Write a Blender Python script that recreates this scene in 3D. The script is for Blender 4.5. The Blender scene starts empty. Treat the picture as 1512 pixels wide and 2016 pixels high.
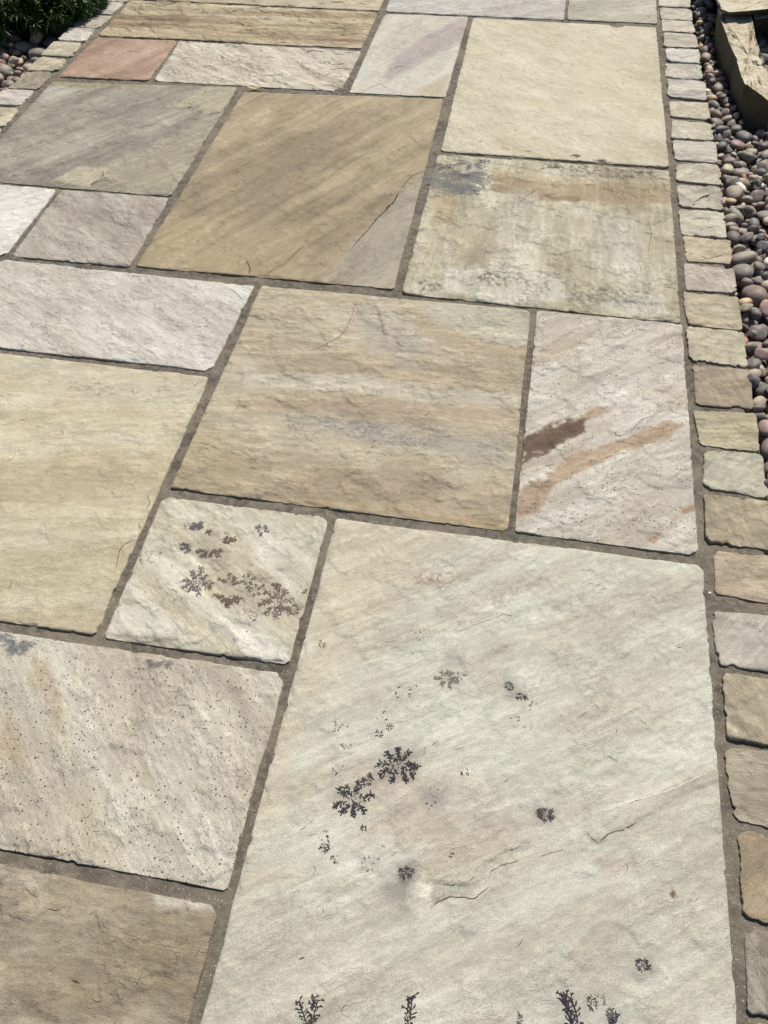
import bpy, bmesh, math, random
import numpy as np
from mathutils import Vector, Matrix
random.seed(7)
SC = bpy.context.scene
COL = SC.collection

# ---------------------------------------------------------------- camera, sky, sun, exposure
CAM = Vector((0.23799, -0.76598, 1.02270))
RC = ((0.98452427, 0.12305644, -0.12477612), (0.17382006, -0.77639762, 0.60579974), (-0.02232833, -0.61811314, -0.78577197))
cam_d = bpy.data.cameras.new('camera'); cam = bpy.data.objects.new('camera', cam_d); COL.objects.link(cam)
right = Vector((RC[0][0], RC[1][0], RC[2][0])); down = Vector((RC[0][1], RC[1][1], RC[2][1])); fwd = Vector((RC[0][2], RC[1][2], RC[2][2]))
M = Matrix((( right.x, -down.x, -fwd.x, CAM.x), (right.y, -down.y, -fwd.y, CAM.y), (right.z, -down.z, -fwd.z, CAM.z), (0, 0, 0, 1)))
cam.matrix_world = M
cam_d.sensor_fit = 'HORIZONTAL'; cam_d.sensor_width = 36.0; cam_d.lens = 1590 / 1512 * 36.0
cam_d.clip_start = 0.02; cam_d.clip_end = 500
SC.camera = cam
SUN_EL, SUN_AZ = math.radians(54), math.radians(14)
world = bpy.data.worlds.new('World'); SC.world = world; world.use_nodes = True
wn = world.node_tree.nodes; wl = world.node_tree.links
bg = wn['Background']; sky = wn.new('ShaderNodeTexSky'); sky.sky_type = 'NISHITA'; sky.sun_disc = False
sky.sun_elevation = SUN_EL; sky.sun_rotation = SUN_AZ; sky.altitude = 50; sky.dust_density = 1.5
wl.new(sky.outputs[0], bg.inputs[0]); bg.inputs[1].default_value = 0.062
sd = bpy.data.lights.new('sun', 'SUN'); sd.energy = 4.5; sd.angle = math.radians(0.5); sd.color = (1.0, 0.94, 0.82)
sun = bpy.data.objects.new('sun', sd); COL.objects.link(sun)
dsun = Vector((math.sin(SUN_AZ) * math.cos(SUN_EL), math.cos(SUN_AZ) * math.cos(SUN_EL), math.sin(SUN_EL)))
sun.rotation_euler = dsun.to_track_quat('Z', 'Y').to_euler(); sun.location = dsun * 10
SC.view_settings.view_transform = 'Standard'; SC.view_settings.look = 'None'
SC.view_settings.exposure = 0.18; SC.view_settings.gamma = 1.0; SC.view_settings.use_curve_mapping = False
SC.render.engine = 'CYCLES'

# ---------------------------------------------------------------- data measured off the paving (metres, origin at a joint crossing)
SLABS = {'A': {'B': [],
       'Cr': [([(-1.1038, 1.9682), (-1.0776, 1.9544), (-1.0473, 1.9662), (-0.9916, 1.9559), (-0.9502, 1.9854), (-0.9126, 2.0022)], 0.0022),
              ([(-0.707, 1.9717), (-0.6602, 1.9852), (-0.6155, 2.0066), (-0.532, 2.0078), (-0.4725, 2.0392)], 0.002), ([(-0.458, 2.0491), (-0.3936, 2.0605), (-0.3377, 2.0462)], 0.0028)],
       'D': [],
       'F': [([(-1.1319, 1.7882), (-0.286, 1.7583), (-0.2914, 1.7224), (-1.1151, 1.707)], (202, 182, 138), 0.01, 0.01, 0.7, 0),
             ([(-1.1308, 1.9568), (-0.3471, 2.0782), (-0.3379, 2.0298), (-1.097, 1.8707)], (206, 188, 150), 0.01, 0.01, 0.6, 0)],
       'Hs': [],
       'Rg': [],
       'al': 0.5,
       'ax': 0.022,
       'band': 2.6,
       'dir': 0.02,
       'label': 'wide ochre brown slab with lengthways grain and split ledges, at the top left',
       'mott': 0.6,
       'pal': [(0, (140, 112, 78)), (0.3, (166, 138, 100)), (0.6, (192, 168, 126)), (1, (214, 196, 158))],
       'q': [(-1.115, 1.99), (-0.29, 1.99), (-0.292, 1.726), (-1.115, 1.714)],
       'rough': 2.2,
       'step': 2.0},
 'A2': {'B': [],
        'Cr': [],
        'D': [],
        'F': [],
        'Hs': [],
        'Rg': [],
        'al': 0.4,
        'ax': 0.05,
        'dir': 0.05,
        'label': 'ochre slab at the top edge of the picture above the long grained slab',
        'mott': 0.5,
        'pal': [(0, (170, 150, 118)), (0.5, (195, 176, 140)), (1, (208, 192, 160))],
        'q': [(-1.115, 2.29), (-0.29, 2.29), (-0.29, 2.003), (-1.115, 2.003)],
        'rough': 1,
        'step': 0.8},
 'B': {'B': [],
       'Cr': [],
       'D': [],
       'F': [([(-0.9071, 1.631), (-0.8554, 1.7012), (-0.8497, 1.6032), (-0.8483, 1.4705), (-0.8683, 1.4425)], (184, 148, 120), 0.01, 0.01, 0.5, 0),
             ([(-1.0959, 1.4657), (-1.0865, 1.48), (-1.0814, 1.461)], (214, 180, 158), 0.002, 0, 0.8, 0),
             ([(-1.0514, 1.5996), (-1.0432, 1.6111), (-1.0408, 1.5974)], (214, 180, 158), 0.002, 0, 0.8, 0),
             ([(-1.1035, 1.6321), (-1.0937, 1.6476), (-1.0929, 1.6298)], (214, 180, 158), 0.002, 0, 0.7, 0)],
       'Hs': [],
       'Rg': [],
       'al': 0.3,
       'ax': 0.05,
       'dir': 1.055,
       'label': 'small terracotta red slab at the upper left beside the kerb',
       'mott': 0.4,
       'pal': [(0, (166, 126, 102)), (0.5, (184, 144, 118)), (1, (198, 162, 136))],
       'q': [(-1.1136, 1.7035), (-0.8559, 1.712), (-0.8509, 1.4446), (-1.119, 1.4369)],
       'rough': 0.7,
       'step': 0.4},
 'C': {'B': [((-0.3053, 1.451), 0.0098)],
       'Cr': [([(-0.4507, 1.6686), (-0.4323, 1.6881), (-0.3928, 1.6825)], 0.0018), ([(-0.3729, 1.6272), (-0.3591, 1.6122), (-0.3234, 1.6265)], 0.0018),
              ([(-0.355, 1.5799), (-0.3354, 1.5921), (-0.2974, 1.5869)], 0.0014), ([(-0.3376, 1.5338), (-0.3021, 1.5382)], 0.0016), ([(-0.5483, 1.5205), (-0.5178, 1.5178), (-0.4763, 1.5293)], 0.001),
              ([(-0.3603, 1.5373), (-0.353, 1.5574), (-0.3429, 1.5651)], 0.001), ([(-0.4005, 1.571), (-0.373, 1.594)], 0.0008), ([(-0.7658, 1.5861), (-0.7437, 1.5753)], 0.0006),
              ([(-0.6486, 1.4572), (-0.6237, 1.4729)], 0.0008)],
       'D': [],
       'F': [],
       'Hs': [],
       'Rg': [],
       'al': 0.25,
       'ax': 0.04,
       'dir': -0.676,
       'label': 'long cream slab with cracked and flaking right end, beside the red slab',
       'mott': 0.5,
       'pal': [(0, (192, 178, 154)), (0.5, (212, 200, 176)), (1, (222, 213, 194))],
       'q': [(-0.85, 1.7091), (-0.2895, 1.7053), (-0.295, 1.4493), (-0.8365, 1.4464)],
       'rough': 1.9,
       'step': 1.9},
 'D': {'B': [],
       'Cr': [([(-0.1755, 1.6019), (-0.1667, 1.6193), (-0.1504, 1.618)], 0.0008), ([(-0.2319, 1.4603), (-0.217, 1.4865), (-0.1893, 1.5146)], 0.0005)],
       'D': [],
       'F': [([(-0.0299, 1.9621), (-0.0044, 1.9727), (-0.0014, 1.8099), (-0.0661, 1.7048), (-0.1382, 1.5968), (-0.1748, 1.5382), (-0.1989, 1.5446), (-0.1864, 1.6666), (-0.1206, 1.8245)],
              (172, 156, 156), 0.014, 0.006, 0.85, 0),
             ([(-0.0926, 1.4868), (-0.0197, 1.5732), (-0.0085, 1.4526), (-0.0732, 1.4504)], (192, 170, 126), 0.015, 0.006, 0.7, 0)],
       'Hs': [],
       'Rg': [],
       'al': 0.4,
       'ax': 0.06,
       'dir': 1.132,
       'label': 'pale slab with a broad mauve diagonal band, in the upper middle',
       'mott': 0.4,
       'pal': [(0, (190, 182, 162)), (0.5, (204, 198, 180)), (1, (212, 207, 194))],
       'q': [(-0.268, 1.9776), (-0.0056, 1.9842), (-0.0085, 1.4526), (-0.273, 1.446)],
       'rough': 0.5,
       'step': 0.3,
       'streak': 0.4},
 'D0': {'B': [],
        'Cr': [([(-0.2321, 2.0337), (-0.2215, 2.0389)], 0.0012), ([(-0.0507, 2.0704), (-0.0179, 2.066)], 0.0008)],
        'D': [],
        'F': [([(-0.2901, 2.0846), (-0.1305, 2.0614), (-0.1223, 2.0022), (-0.2746, 1.9967)], (198, 192, 186), 0.02, 0.02, 0.5, 0)],
        'Hs': [],
        'Rg': [],
        'al': 0.3,
        'ax': 0.07,
        'dir': 0.5,
        'label': 'pale mauve grey slab at the top centre edge of the picture',
        'mott': 0.5,
        'pal': [(0, (172, 163, 154)), (0.5, (190, 183, 174)), (1, (202, 197, 190))],
        'q': [(-0.271, 2.56), (0.287, 2.56), (0.287, 1.999), (-0.271, 1.997)],
        'rough': 0.9,
        'step': 0.5},
 'E': {'B': [((0.4428, 1.9789), 0.0212), ((0.3478, 1.1831), 0.0074), ((0.4088, 1.1671), 0.0097)],
       'Cr': [([(0.332, 1.181), (0.344, 1.1874), (0.3588, 1.1845)], 0.0016), ([(0.3846, 1.1711), (0.4028, 1.1663), (0.4329, 1.1608)], 0.0012), ([(0.2178, 1.1927), (0.2366, 1.1903)], 0.001),
              ([(0.1611, 1.1977), (0.1865, 1.1936)], 0.001), ([(0.5344, 1.165), (0.5579, 1.1588)], 0.001)],
       'D': [((0.1019, 1.3092), 0.013, 'dots', 90, (120, 118, 104), 0, 360, 6), ((0.1209, 1.2226), 0.0203, 'dots', 91, (140, 136, 120), 0, 360, 9)],
       'F': [([(0.2799, 1.7738), (0.4242, 1.7574), (0.5465, 1.5821), (0.5517, 1.3308), (0.426, 1.3674), (0.3166, 1.5533)], (212, 194, 160), 0.06, 0.03, 0.5, 0),
             ([(0.0133, 1.3139), (0.1172, 1.3274), (0.1195, 1.1722), (0.0312, 1.1729)], (186, 176, 148), 0.02, 0.02, 0.4, 1)],
       'Hs': [],
       'Rg': [],
       'al': 0.3,
       'ax': 0.06,
       'dir': -0.707,
       'label': 'tall smooth pale yellow slab at the upper right, beside the kerb',
       'mott': 0.5,
       'pal': [(0, (188, 174, 138)), (0.4, (202, 190, 156)), (0.7, (209, 198, 166)), (1, (216, 207, 180))],
       'q': [(0.0103, 1.9822), (0.5608, 1.974), (0.5662, 1.1599), (0.0169, 1.166)],
       'rough': 0.5,
       'step': 0.2,
       'streak': 0.4},
 'E0': {'B': [],
        'Cr': [],
        'D': [],
        'F': [],
        'Hs': [],
        'Rg': [],
        'al': 0.25,
        'ax': 0.06,
        'dir': 0.4,
        'label': 'pale sage green slab at the top edge of the picture beside the kerb',
        'mott': 0.6,
        'pal': [(0, (160, 156, 130)), (0.5, (178, 175, 150)), (1, (194, 190, 168))],
        'q': [(0.296, 2.56), (0.567, 2.56), (0.566, 2.003), (0.296, 2.003)],
        'rough': 0.9,
        'step': 0.5},
 'F': {'B': [],
       'Cr': [([(-0.7921, 0.8807), (-0.7917, 0.9014), (-0.7786, 0.9263), (-0.7839, 0.9587)], 0.001), ([(-0.7224, 1.2917), (-0.7027, 1.2885), (-0.679, 1.3031), (-0.6426, 1.2791)], 0.0008),
              ([(-0.6264, 1.2727), (-0.607, 1.278), (-0.587, 1.2863)], 0.001)],
       'D': [],
       'F': [([(-1.1273, 1.4038), (-0.5828, 1.4344), (-0.5855, 1.4188), (-0.8284, 1.416), (-0.9264, 1.3975), (-1.0077, 1.3749), (-1.1237, 1.3791)], (164, 146, 104), 0.006, 0.004, 0.8, 0),
             ([(-1.1183, 1.3673), (-1.0246, 1.379), (-1.0264, 1.348), (-1.0938, 1.2972), (-1.1169, 1.2823)], (196, 192, 178), 0.01, 0.006, 0.6, 0),
             ([(-0.8968, 0.8963), (-0.8556, 0.9682), (-0.7854, 0.9753), (-0.7788, 0.9428), (-0.7949, 0.8872)], (196, 184, 150), 0.003, 0.004, 0.8, 0),
             ([(-0.7271, 1.2969), (-0.6747, 1.4229), (-0.5819, 1.4315), (-0.587, 1.2863), (-0.6332, 1.2718), (-0.6557, 1.3061), (-0.7114, 1.2931)], (188, 176, 142), 0.004, 0.006, 0.75, 0),
             ([(-0.6358, 0.9978), (-0.6062, 1.026), (-0.5757, 0.994), (-0.5952, 0.956)], (192, 182, 150), 0.003, 0.004, 0.7, 0),
             ([(-1.0089, 1.0219), (-0.9349, 1.1362), (-0.8385, 1.1758), (-0.8636, 1.0667), (-0.9505, 0.9554)], (190, 184, 164), 0.03, 0.01, 0.5, 0),
             ([(-0.7989, 0.9758), (-0.6736, 1.1438), (-0.6288, 1.2583), (-0.5791, 1.2788), (-0.5786, 0.8897), (-0.7625, 0.887)], (178, 166, 132), 0.05, 0.02, 0.6, 0)],
       'Hs': [([(-0.8968, 0.8963), (-0.8556, 0.9682), (-0.7854, 0.9753), (-0.7788, 0.9428), (-0.7949, 0.8872)], 0.0016, 0.0012),
              ([(-0.7271, 1.2969), (-0.6747, 1.4229), (-0.5819, 1.4315), (-0.587, 1.2863), (-0.6332, 1.2718), (-0.6557, 1.3061), (-0.7114, 1.2931)], 0.0012, 0.001)],
       'Rg': [],
       'al': 0.6,
       'ax': 0.05,
       'dir': 0.873,
       'label': 'wide grey mauve slab with flowing diagonal streaks, at the upper left',
       'mott': 0.5,
       'pal': [(0, (138, 126, 114)), (0.3, (152, 142, 126)), (0.55, (166, 158, 138)), (0.8, (176, 168, 144)), (1, (190, 184, 164))],
       'q': [(-1.124, 1.405), (-0.583, 1.434), (-0.586, 0.876), (-1.122, 0.88)],
       'rough': 1.0,
       'step': 0.6},
 'G': {'B': [],
       'Cr': [([(-0.3365, 0.6546), (-0.3209, 0.6275), (-0.316, 0.6065)], 0.0011), ([(-0.2827, 0.6024), (-0.2683, 0.6314), (-0.2514, 0.6521), (-0.2257, 0.7311)], 0.0006),
              ([(-0.1241, 0.7226), (-0.1025, 0.7976), (-0.0869, 0.8505), (-0.0725, 0.8879), (-0.0592, 0.9348)], 0.0012),
              ([(-0.0522, 0.9798), (-0.0436, 1.0171), (-0.0355, 1.0436), (-0.0075, 1.0707)], 0.0009), ([(-0.0736, 0.8941), (-0.0633, 0.9169), (-0.0553, 0.9616)], 0.002)],
       'D': [],
       'F': [([(0.0242, 1.1107), (-0.0075, 1.0707), (-0.0511, 0.9732), (-0.0718, 0.8838), (-0.1264, 0.7452), (-0.154, 0.6388), (-0.1513, 0.602), (-0.0066, 0.6022)], (172, 162, 142), 0.01, 0.018, 0.8,
              0),
             ([(-0.1117, 0.7281), (-0.0859, 0.7703), (-0.0938, 0.6386), (-0.1325, 0.6152)], (150, 132, 108), 0.015, 0.015, 0.5, 0),
             ([(-0.5677, 0.6011), (-0.5603, 0.7843), (-0.4383, 0.7807), (-0.1987, 0.8143), (-0.2169, 0.6942), (-0.2359, 0.5915)], (192, 170, 122), 0.03, 0.03, 0.5, 0),
             ([(-0.1492, 1.4055), (-0.0117, 1.4346), (0.0079, 1.1574), (-0.0554, 1.0761), (-0.1043, 0.9329), (-0.1461, 0.8422), (-0.1532, 1.0629)], (190, 170, 126), 0.03, 0.03, 0.4, 0),
             ([(-0.3871, 1.1815), (-0.2276, 1.3102), (-0.2602, 0.9785), (-0.3582, 0.792), (-0.4517, 0.8632)], (142, 120, 90), 0.05, 0.03, 0.45, 0)],
       'Hs': [([(0.0242, 1.1107), (-0.0075, 1.0707), (-0.0511, 0.9732), (-0.0718, 0.8838), (-0.1264, 0.7452), (-0.154, 0.6388), (-0.1513, 0.602), (-0.0066, 0.6022)], -0.0012, 0.0012)],
       'Rg': [],
       'al': 0.6,
       'ax': 0.03,
       'band': 1.6,
       'dir': 0.992,
       'label': 'tall tan and ochre slab with a grey lower right corner and a crumbled seam',
       'mott': 0.9,
       'pal': [(0, (134, 112, 82)), (0.3, (156, 134, 100)), (0.6, (177, 154, 116)), (0.85, (192, 170, 130)), (1, (202, 184, 146))],
       'q': [(-0.5618, 1.4126), (-0.0124, 1.4404), (-0.0066, 0.6022), (-0.5677, 0.6011)],
       'rough': 0.8,
       'step': 0.3,
       'streak': 0.7},
 'H': {'B': [],
       'Cr': [([(0.2558, 1.097), (0.2692, 1.1151), (0.2858, 1.1221), (0.3111, 1.1231)], 0.0022), ([(0.5357, 0.6862), (0.5458, 0.6859), (0.5607, 0.6813)], 0.0016),
              ([(0.5025, 1.0535), (0.5129, 1.055)], 0.0016), ([(0.2248, 0.9568), (0.2433, 0.9917), (0.2669, 1.0279)], 0.0008),
              ([(0.5141, 0.9142), (0.5185, 0.8753), (0.5106, 0.8167), (0.5081, 0.8014)], 0.0008), ([(0.3131, 0.7848), (0.3175, 0.7836)], 0.0014), ([(0.2167, 0.7412), (0.2312, 0.7489)], 0.0008),
              ([(0.3927, 1.0407), (0.4159, 1.0395), (0.4274, 1.0543)], 0.0008)],
       'D': [((0.0781, 1.0428), 0.0722, 'fan', 81, (132, 130, 128), 150, 390, 20), ((0.0864, 1.0764), 0.0462, 'fan', 82, (112, 112, 116), 170, 370, 12),
             ((0.0334, 1.1071), 0.0296, 'fan', 83, (84, 84, 92), 190, 350, 12), ((0.0989, 1.1304), 0.042, 'fan', 84, (104, 106, 112), 170, 375, 10),
             ((0.0802, 1.0249), 0.0407, 'fan', 85, (92, 96, 106), 200, 340, 10), ((0.0223, 1.0514), 0.0339, 'fan', 86, (128, 128, 128), 190, 290, 8),
             ((0.0911, 1.0677), 0.0194, 'fan', 87, (66, 72, 90), 200, 340, 12), ((0.2924, 1.1348), 0.017, 'fan', 88, (128, 116, 102), 180, 360, 8)],
       'F': [([(0.1399, 1.0906), (0.3103, 1.0562), (0.567, 1.0913), (0.5658, 1.0039), (0.4618, 0.9895), (0.3135, 0.9797), (0.171, 1.0148)], (176, 146, 104), 0.01, 0.008, 0.8, 0),
             ([(0.1377, 1.114), (0.2613, 1.0838), (0.4038, 1.0871), (0.404, 1.069), (0.263, 1.0543), (0.1481, 1.0684)], (196, 176, 132), 0.006, 0.005, 0.7, 0),
             ([(0.1576, 1.0309), (0.3126, 1.0012), (0.3818, 1.0042), (0.3821, 0.9892), (0.2906, 0.9765), (0.1485, 1.0006)], (152, 126, 88), 0.006, 0.005, 0.65, 0),
             ([(0.0225, 0.9613), (0.0679, 0.9785), (0.0904, 0.9382), (0.0833, 0.8539), (0.0384, 0.8476)], (180, 150, 106), 0.012, 0.01, 0.6, 0),
             ([(0.2061, 1.0196), (0.2658, 1.0057), (0.2607, 0.899), (0.211, 0.8123), (0.2184, 0.7195), (0.2447, 0.6525), (0.1761, 0.7134), (0.1934, 0.8896)], (204, 196, 180), 0.014, 0.012, 0.5, 0),
             ([(0.3947, 0.9178), (0.5061, 0.9538), (0.4915, 0.7587), (0.4495, 0.6651), (0.3974, 0.7452)], (204, 197, 182), 0.02, 0.014, 0.5, 0),
             ([(0.083, 0.682), (0.1761, 0.7134), (0.3361, 0.6918), (0.3491, 0.6169), (0.2294, 0.5829), (0.1034, 0.6062)], (210, 206, 190), 0.01, 0.014, 0.7, 0),
             ([(0.1673, 0.6941), (0.222, 0.6753), (0.2138, 0.648), (0.1604, 0.6576)], (104, 98, 86), 0.01, 0.02, 0.65, 1),
             ([(0.0471, 0.6325), (0.0898, 0.63), (0.0828, 0.6032), (0.0503, 0.6105)], (110, 104, 92), 0.01, 0.02, 0.6, 1),
             ([(0.2324, 0.6768), (0.3059, 0.67), (0.3076, 0.636), (0.2459, 0.6355)], (114, 108, 96), 0.01, 0.02, 0.6, 1),
             ([(0.3377, 0.6489), (0.4495, 0.6822), (0.5304, 0.6769), (0.5189, 0.6253), (0.4095, 0.6093), (0.3393, 0.6072)], (122, 114, 98), 0.016, 0.03, 0.6, 1),
             ([(0.4094, 0.6175), (0.5299, 0.66), (0.5567, 0.5907), (0.4295, 0.5879)], (206, 202, 186), 0.008, 0.012, 0.7, 0),
             ([(0.2943, 1.147), (0.5454, 1.1385), (0.5327, 1.1046), (0.3082, 1.1064)], (116, 96, 74), 0.006, 0.014, 0.7, 1),
             ([(0.439, 1.1427), (0.4746, 1.1358), (0.4682, 1.0778), (0.4449, 1.0859)], (120, 100, 80), 0.006, 0.01, 0.6, 1),
             ([(0.5217, 1.1306), (0.5451, 1.1292), (0.5335, 1.0534), (0.5223, 1.0629)], (118, 98, 80), 0.006, 0.01, 0.6, 1),
             ([(0.258, 1.1421), (0.3189, 1.1384), (0.3079, 1.1133), (0.278, 1.1093)], (120, 112, 100), 0.006, 0.01, 0.6, 1)],
       'Hs': [([(0.1146, 0.6865), (0.2184, 0.7195), (0.3363, 0.6866), (0.3544, 0.6094), (0.1239, 0.6092)], -0.0012, 0.001),
              ([(0.394, 0.959), (0.5183, 0.9973), (0.5032, 0.8156), (0.5327, 0.7467), (0.5387, 0.6282), (0.4093, 0.6257), (0.4286, 0.7863)], 0.0014, 0.001),
              ([(0.0114, 1.1504), (0.5669, 1.1483), (0.5666, 1.1092), (0.3088, 1.0902), (0.1613, 1.1243)], 0.0012, 0.0015)],
       'Rg': [],
       'al': 0.35,
       'ax': 0.07,
       'dir': 1.553,
       'label': 'stained buff slab with a large blue grey starburst mark in its top left corner',
       'mott': 0.9,
       'pal': [(0, (166, 154, 122)), (0.35, (186, 175, 142)), (0.7, (200, 191, 162)), (1, (216, 209, 188))],
       'q': [(0.0114, 1.1504), (0.5669, 1.1483), (0.5657, 0.5763), (0.0124, 0.5896)],
       'rough': 1.4,
       'step': 1.2},
 'I': {'B': [],
       'Cr': [],
       'D': [],
       'F': [],
       'Hs': [],
       'Rg': [],
       'al': 0.3,
       'ax': 0.06,
       'dir': 0.6,
       'label': 'bright white slab at the left edge of the picture',
       'mott': 0.4,
       'pal': [(0, (208, 204, 196)), (0.5, (222, 219, 213)), (1, (230, 228, 224))],
       'q': [(-1.122, 0.868), (-0.868, 0.868), (-0.868, 0.594), (-1.122, 0.594)],
       'rough': 0.7,
       'step': 0.4},
 'J': {'B': [],
       'Cr': [([(-0.7443, 0.7379), (-0.7395, 0.7468), (-0.7269, 0.7403), (-0.7267, 0.728)], 0.0008), ([(-0.6839, 0.6661), (-0.6771, 0.6788)], 0.0006)],
       'D': [],
       'F': [([(-0.665, 0.8337), (-0.5877, 0.8619), (-0.5879, 0.7598), (-0.6382, 0.7323)], (164, 148, 134), 0.03, 0.02, 0.5, 0)],
       'Hs': [],
       'Rg': [],
       'al': 0.2,
       'ax': 0.035,
       'dir': -0.725,
       'label': 'pinkish grey rippled slab, smaller of the two beneath the streaked grey slab',
       'mott': 0.4,
       'pal': [(0, (160, 147, 132)), (0.5, (182, 170, 155)), (1, (198, 188, 174))],
       'q': [(-0.8561, 0.8697), (-0.5871, 0.8708), (-0.5795, 0.5958), (-0.8539, 0.5976)],
       'rough': 1.2,
       'step': 0.9},
 'K': {'B': [],
       'Cr': [([(-0.3523, 0.5571), (-0.3295, 0.5432), (-0.3057, 0.5212)], 0.0008), ([(-0.3979, 0.3106), (-0.3922, 0.3143)], 0.0012),
              ([(-0.4417, 0.5268), (-0.4073, 0.5063), (-0.3969, 0.4911)], 0.0004)],
       'D': [],
       'F': [([(-0.5086, 0.5432), (-0.2898, 0.549), (-0.3048, 0.3188), (-0.3815, 0.3365)], (208, 203, 196), 0.05, 0.02, 0.5, 0),
             ([(-0.8637, 0.5642), (-0.629, 0.5613), (-0.6366, 0.5246), (-0.8466, 0.5299)], (194, 180, 164), 0.02, 0.01, 0.5, 0)],
       'Hs': [],
       'Rg': [],
       'al': 0.3,
       'ax': 0.06,
       'dir': -0.514,
       'label': 'pinkish white slab freckled with small pinholes, along the left edge',
       'mott': 0.4,
       'pal': [(0, (190, 180, 164)), (0.4, (204, 195, 181)), (0.75, (212, 205, 192)), (1, (220, 215, 204))],
       'pits': 0.5,
       'q': [(-0.87, 0.582), (-0.296, 0.571), (-0.305, 0.305), (-0.87, 0.307)],
       'rough': 1.0,
       'step': 0.7},
 'L': {'B': [],
       'Cr': [([(-0.3062, -0.097), (-0.3173, -0.1058), (-0.3197, -0.1191), (-0.3174, -0.1334), (-0.3117, -0.1518)], 0.0011), ([(-0.317, -0.0041), (-0.3063, -0.0187), (-0.308, -0.033)], 0.0009),
              ([(-0.311, -0.0619), (-0.3017, -0.0708)], 0.0009), ([(-0.3069, 0.2214), (-0.2973, 0.2096), (-0.3003, 0.2013)], 0.0008)],
       'D': [],
       'F': [([(-0.7243, 0.285), (-0.313, 0.282), (-0.3, 0.1831), (-0.5893, 0.2192), (-0.6973, 0.2309)], (208, 200, 172), 0.03, 0.02, 0.6, 0),
             ([(-0.5732, 0.2286), (-0.519, 0.2438), (-0.4356, 0.2356), (-0.377, 0.2377), (-0.3886, 0.2156), (-0.4571, 0.2146), (-0.5336, 0.207)], (140, 136, 112), 0.008, 0.016, 0.45, 1),
             ([(-0.3284, 0.1282), (-0.2991, 0.2094), (-0.2775, 0.0877), (-0.2891, 0.0169)], (176, 164, 134), 0.01, 0.02, 0.4, 1),
             ([(-0.5099, -0.1446), (-0.3578, -0.1002), (-0.3012, -0.1784), (-0.3707, -0.2261), (-0.4787, -0.207)], (186, 178, 138), 0.04, 0.02, 0.5, 0)],
       'Hs': [],
       'Rg': [],
       'al': 0.5,
       'ax': 0.05,
       'dir': 0.155,
       'label': 'wide plain straw yellow slab at the left edge, its right edge chipped along the joint',
       'mott': 0.7,
       'pal': [(0, (186, 168, 130)), (0.4, (201, 184, 146)), (0.7, (209, 194, 158)), (1, (216, 204, 174))],
       'q': [(-0.865, 0.295), (-0.303, 0.288), (-0.3, -0.267), (-0.862, -0.268)],
       'rough': 0.7,
       'step': 0.2,
       'streak': 0.6},
 'M': {'B': [],
       'Cr': [([(-0.0771, 0.5546), (-0.0742, 0.5138), (-0.0781, 0.4576), (-0.0882, 0.4329), (-0.1078, 0.4073), (-0.1328, 0.3856)], 0.0008), ([(-0.0841, 0.5369), (-0.0662, 0.5101)], 0.0007),
              ([(0.1085, 0.2459), (0.1138, 0.2531), (0.1161, 0.2625)], 0.001), ([(-0.2706, 0.1224), (-0.2464, 0.1189), (-0.2308, 0.1129)], 0.0007), ([(0.0232, 0.3972), (0.0351, 0.4137)], 0.0006),
              ([(-0.1665, 0.484), (-0.1143, 0.4367)], 0.0004)],
       'D': [],
       'F': [([(-0.2835, 0.3148), (-0.0327, 0.3315), (0.1119, 0.3189), (0.2773, 0.3306), (0.2751, 0.2973), (0.1084, 0.2783), (-0.0247, 0.2913), (-0.1927, 0.2726), (-0.2847, 0.2863)], (204, 198, 180),
              0.014, 0.014, 0.62, 0),
             ([(-0.2205, 0.2346), (-0.0221, 0.2783), (0.1273, 0.2746), (0.2751, 0.2973), (0.2734, 0.2586), (0.1235, 0.2355), (-0.0132, 0.2336), (-0.2314, 0.2066)], (188, 160, 130), 0.014, 0.014, 0.7,
              0),
             ([(-0.1572, 0.2115), (-0.0491, 0.2281), (0.0822, 0.2103), (0.2669, 0.2265), (0.2723, 0.156), (0.1777, 0.1586), (0.0446, 0.1677), (-0.0943, 0.1831)], (170, 164, 152), 0.018, 0.016, 0.62,
              0),
             ([(-0.0836, 0.2164), (0.0449, 0.2171), (0.1562, 0.1911), (0.0888, 0.1685), (-0.021, 0.182)], (138, 134, 130), 0.012, 0.014, 0.55, 1),
             ([(-0.0739, 0.5384), (-0.0157, 0.5636), (0.0794, 0.4809), (0.0846, 0.3775), (-0.0055, 0.3929), (-0.0683, 0.459)], (186, 176, 158), 0.02, 0.02, 0.6, 0),
             ([(-0.043, 0.4863), (0.0278, 0.4889), (0.0783, 0.4202), (0.0207, 0.4115), (-0.0393, 0.4402)], (160, 150, 142), 0.012, 0.014, 0.5, 1),
             ([(0.0557, 0.574), (0.2758, 0.5702), (0.2796, 0.4651), (0.2, 0.4652), (0.1166, 0.5021), (0.0716, 0.5353)], (196, 190, 166), 0.008, 0.006, 0.8, 0),
             ([(0.0527, 0.5244), (0.1186, 0.4868), (0.2014, 0.4505), (0.2807, 0.4475), (0.282, 0.4273), (0.1944, 0.4229), (0.103, 0.4538), (0.0525, 0.4926)], (192, 168, 132), 0.008, 0.006, 0.7, 0),
             ([(0.2276, 0.4278), (0.281, 0.4142), (0.2805, 0.3513), (0.2469, 0.3668)], (150, 142, 130), 0.01, 0.014, 0.45, 1),
             ([(-0.1046, 0.0798), (-0.009, 0.1237), (0.0737, 0.0521), (0.0449, 0.0261), (-0.0402, 0.0287)], (165, 142, 110), 0.012, 0.02, 0.5, 0),
             ([(0.0137, 0.0983), (0.0925, 0.1454), (0.1692, 0.089), (0.1245, 0.0494), (0.0564, 0.0548)], (168, 146, 118), 0.012, 0.02, 0.45, 0),
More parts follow.
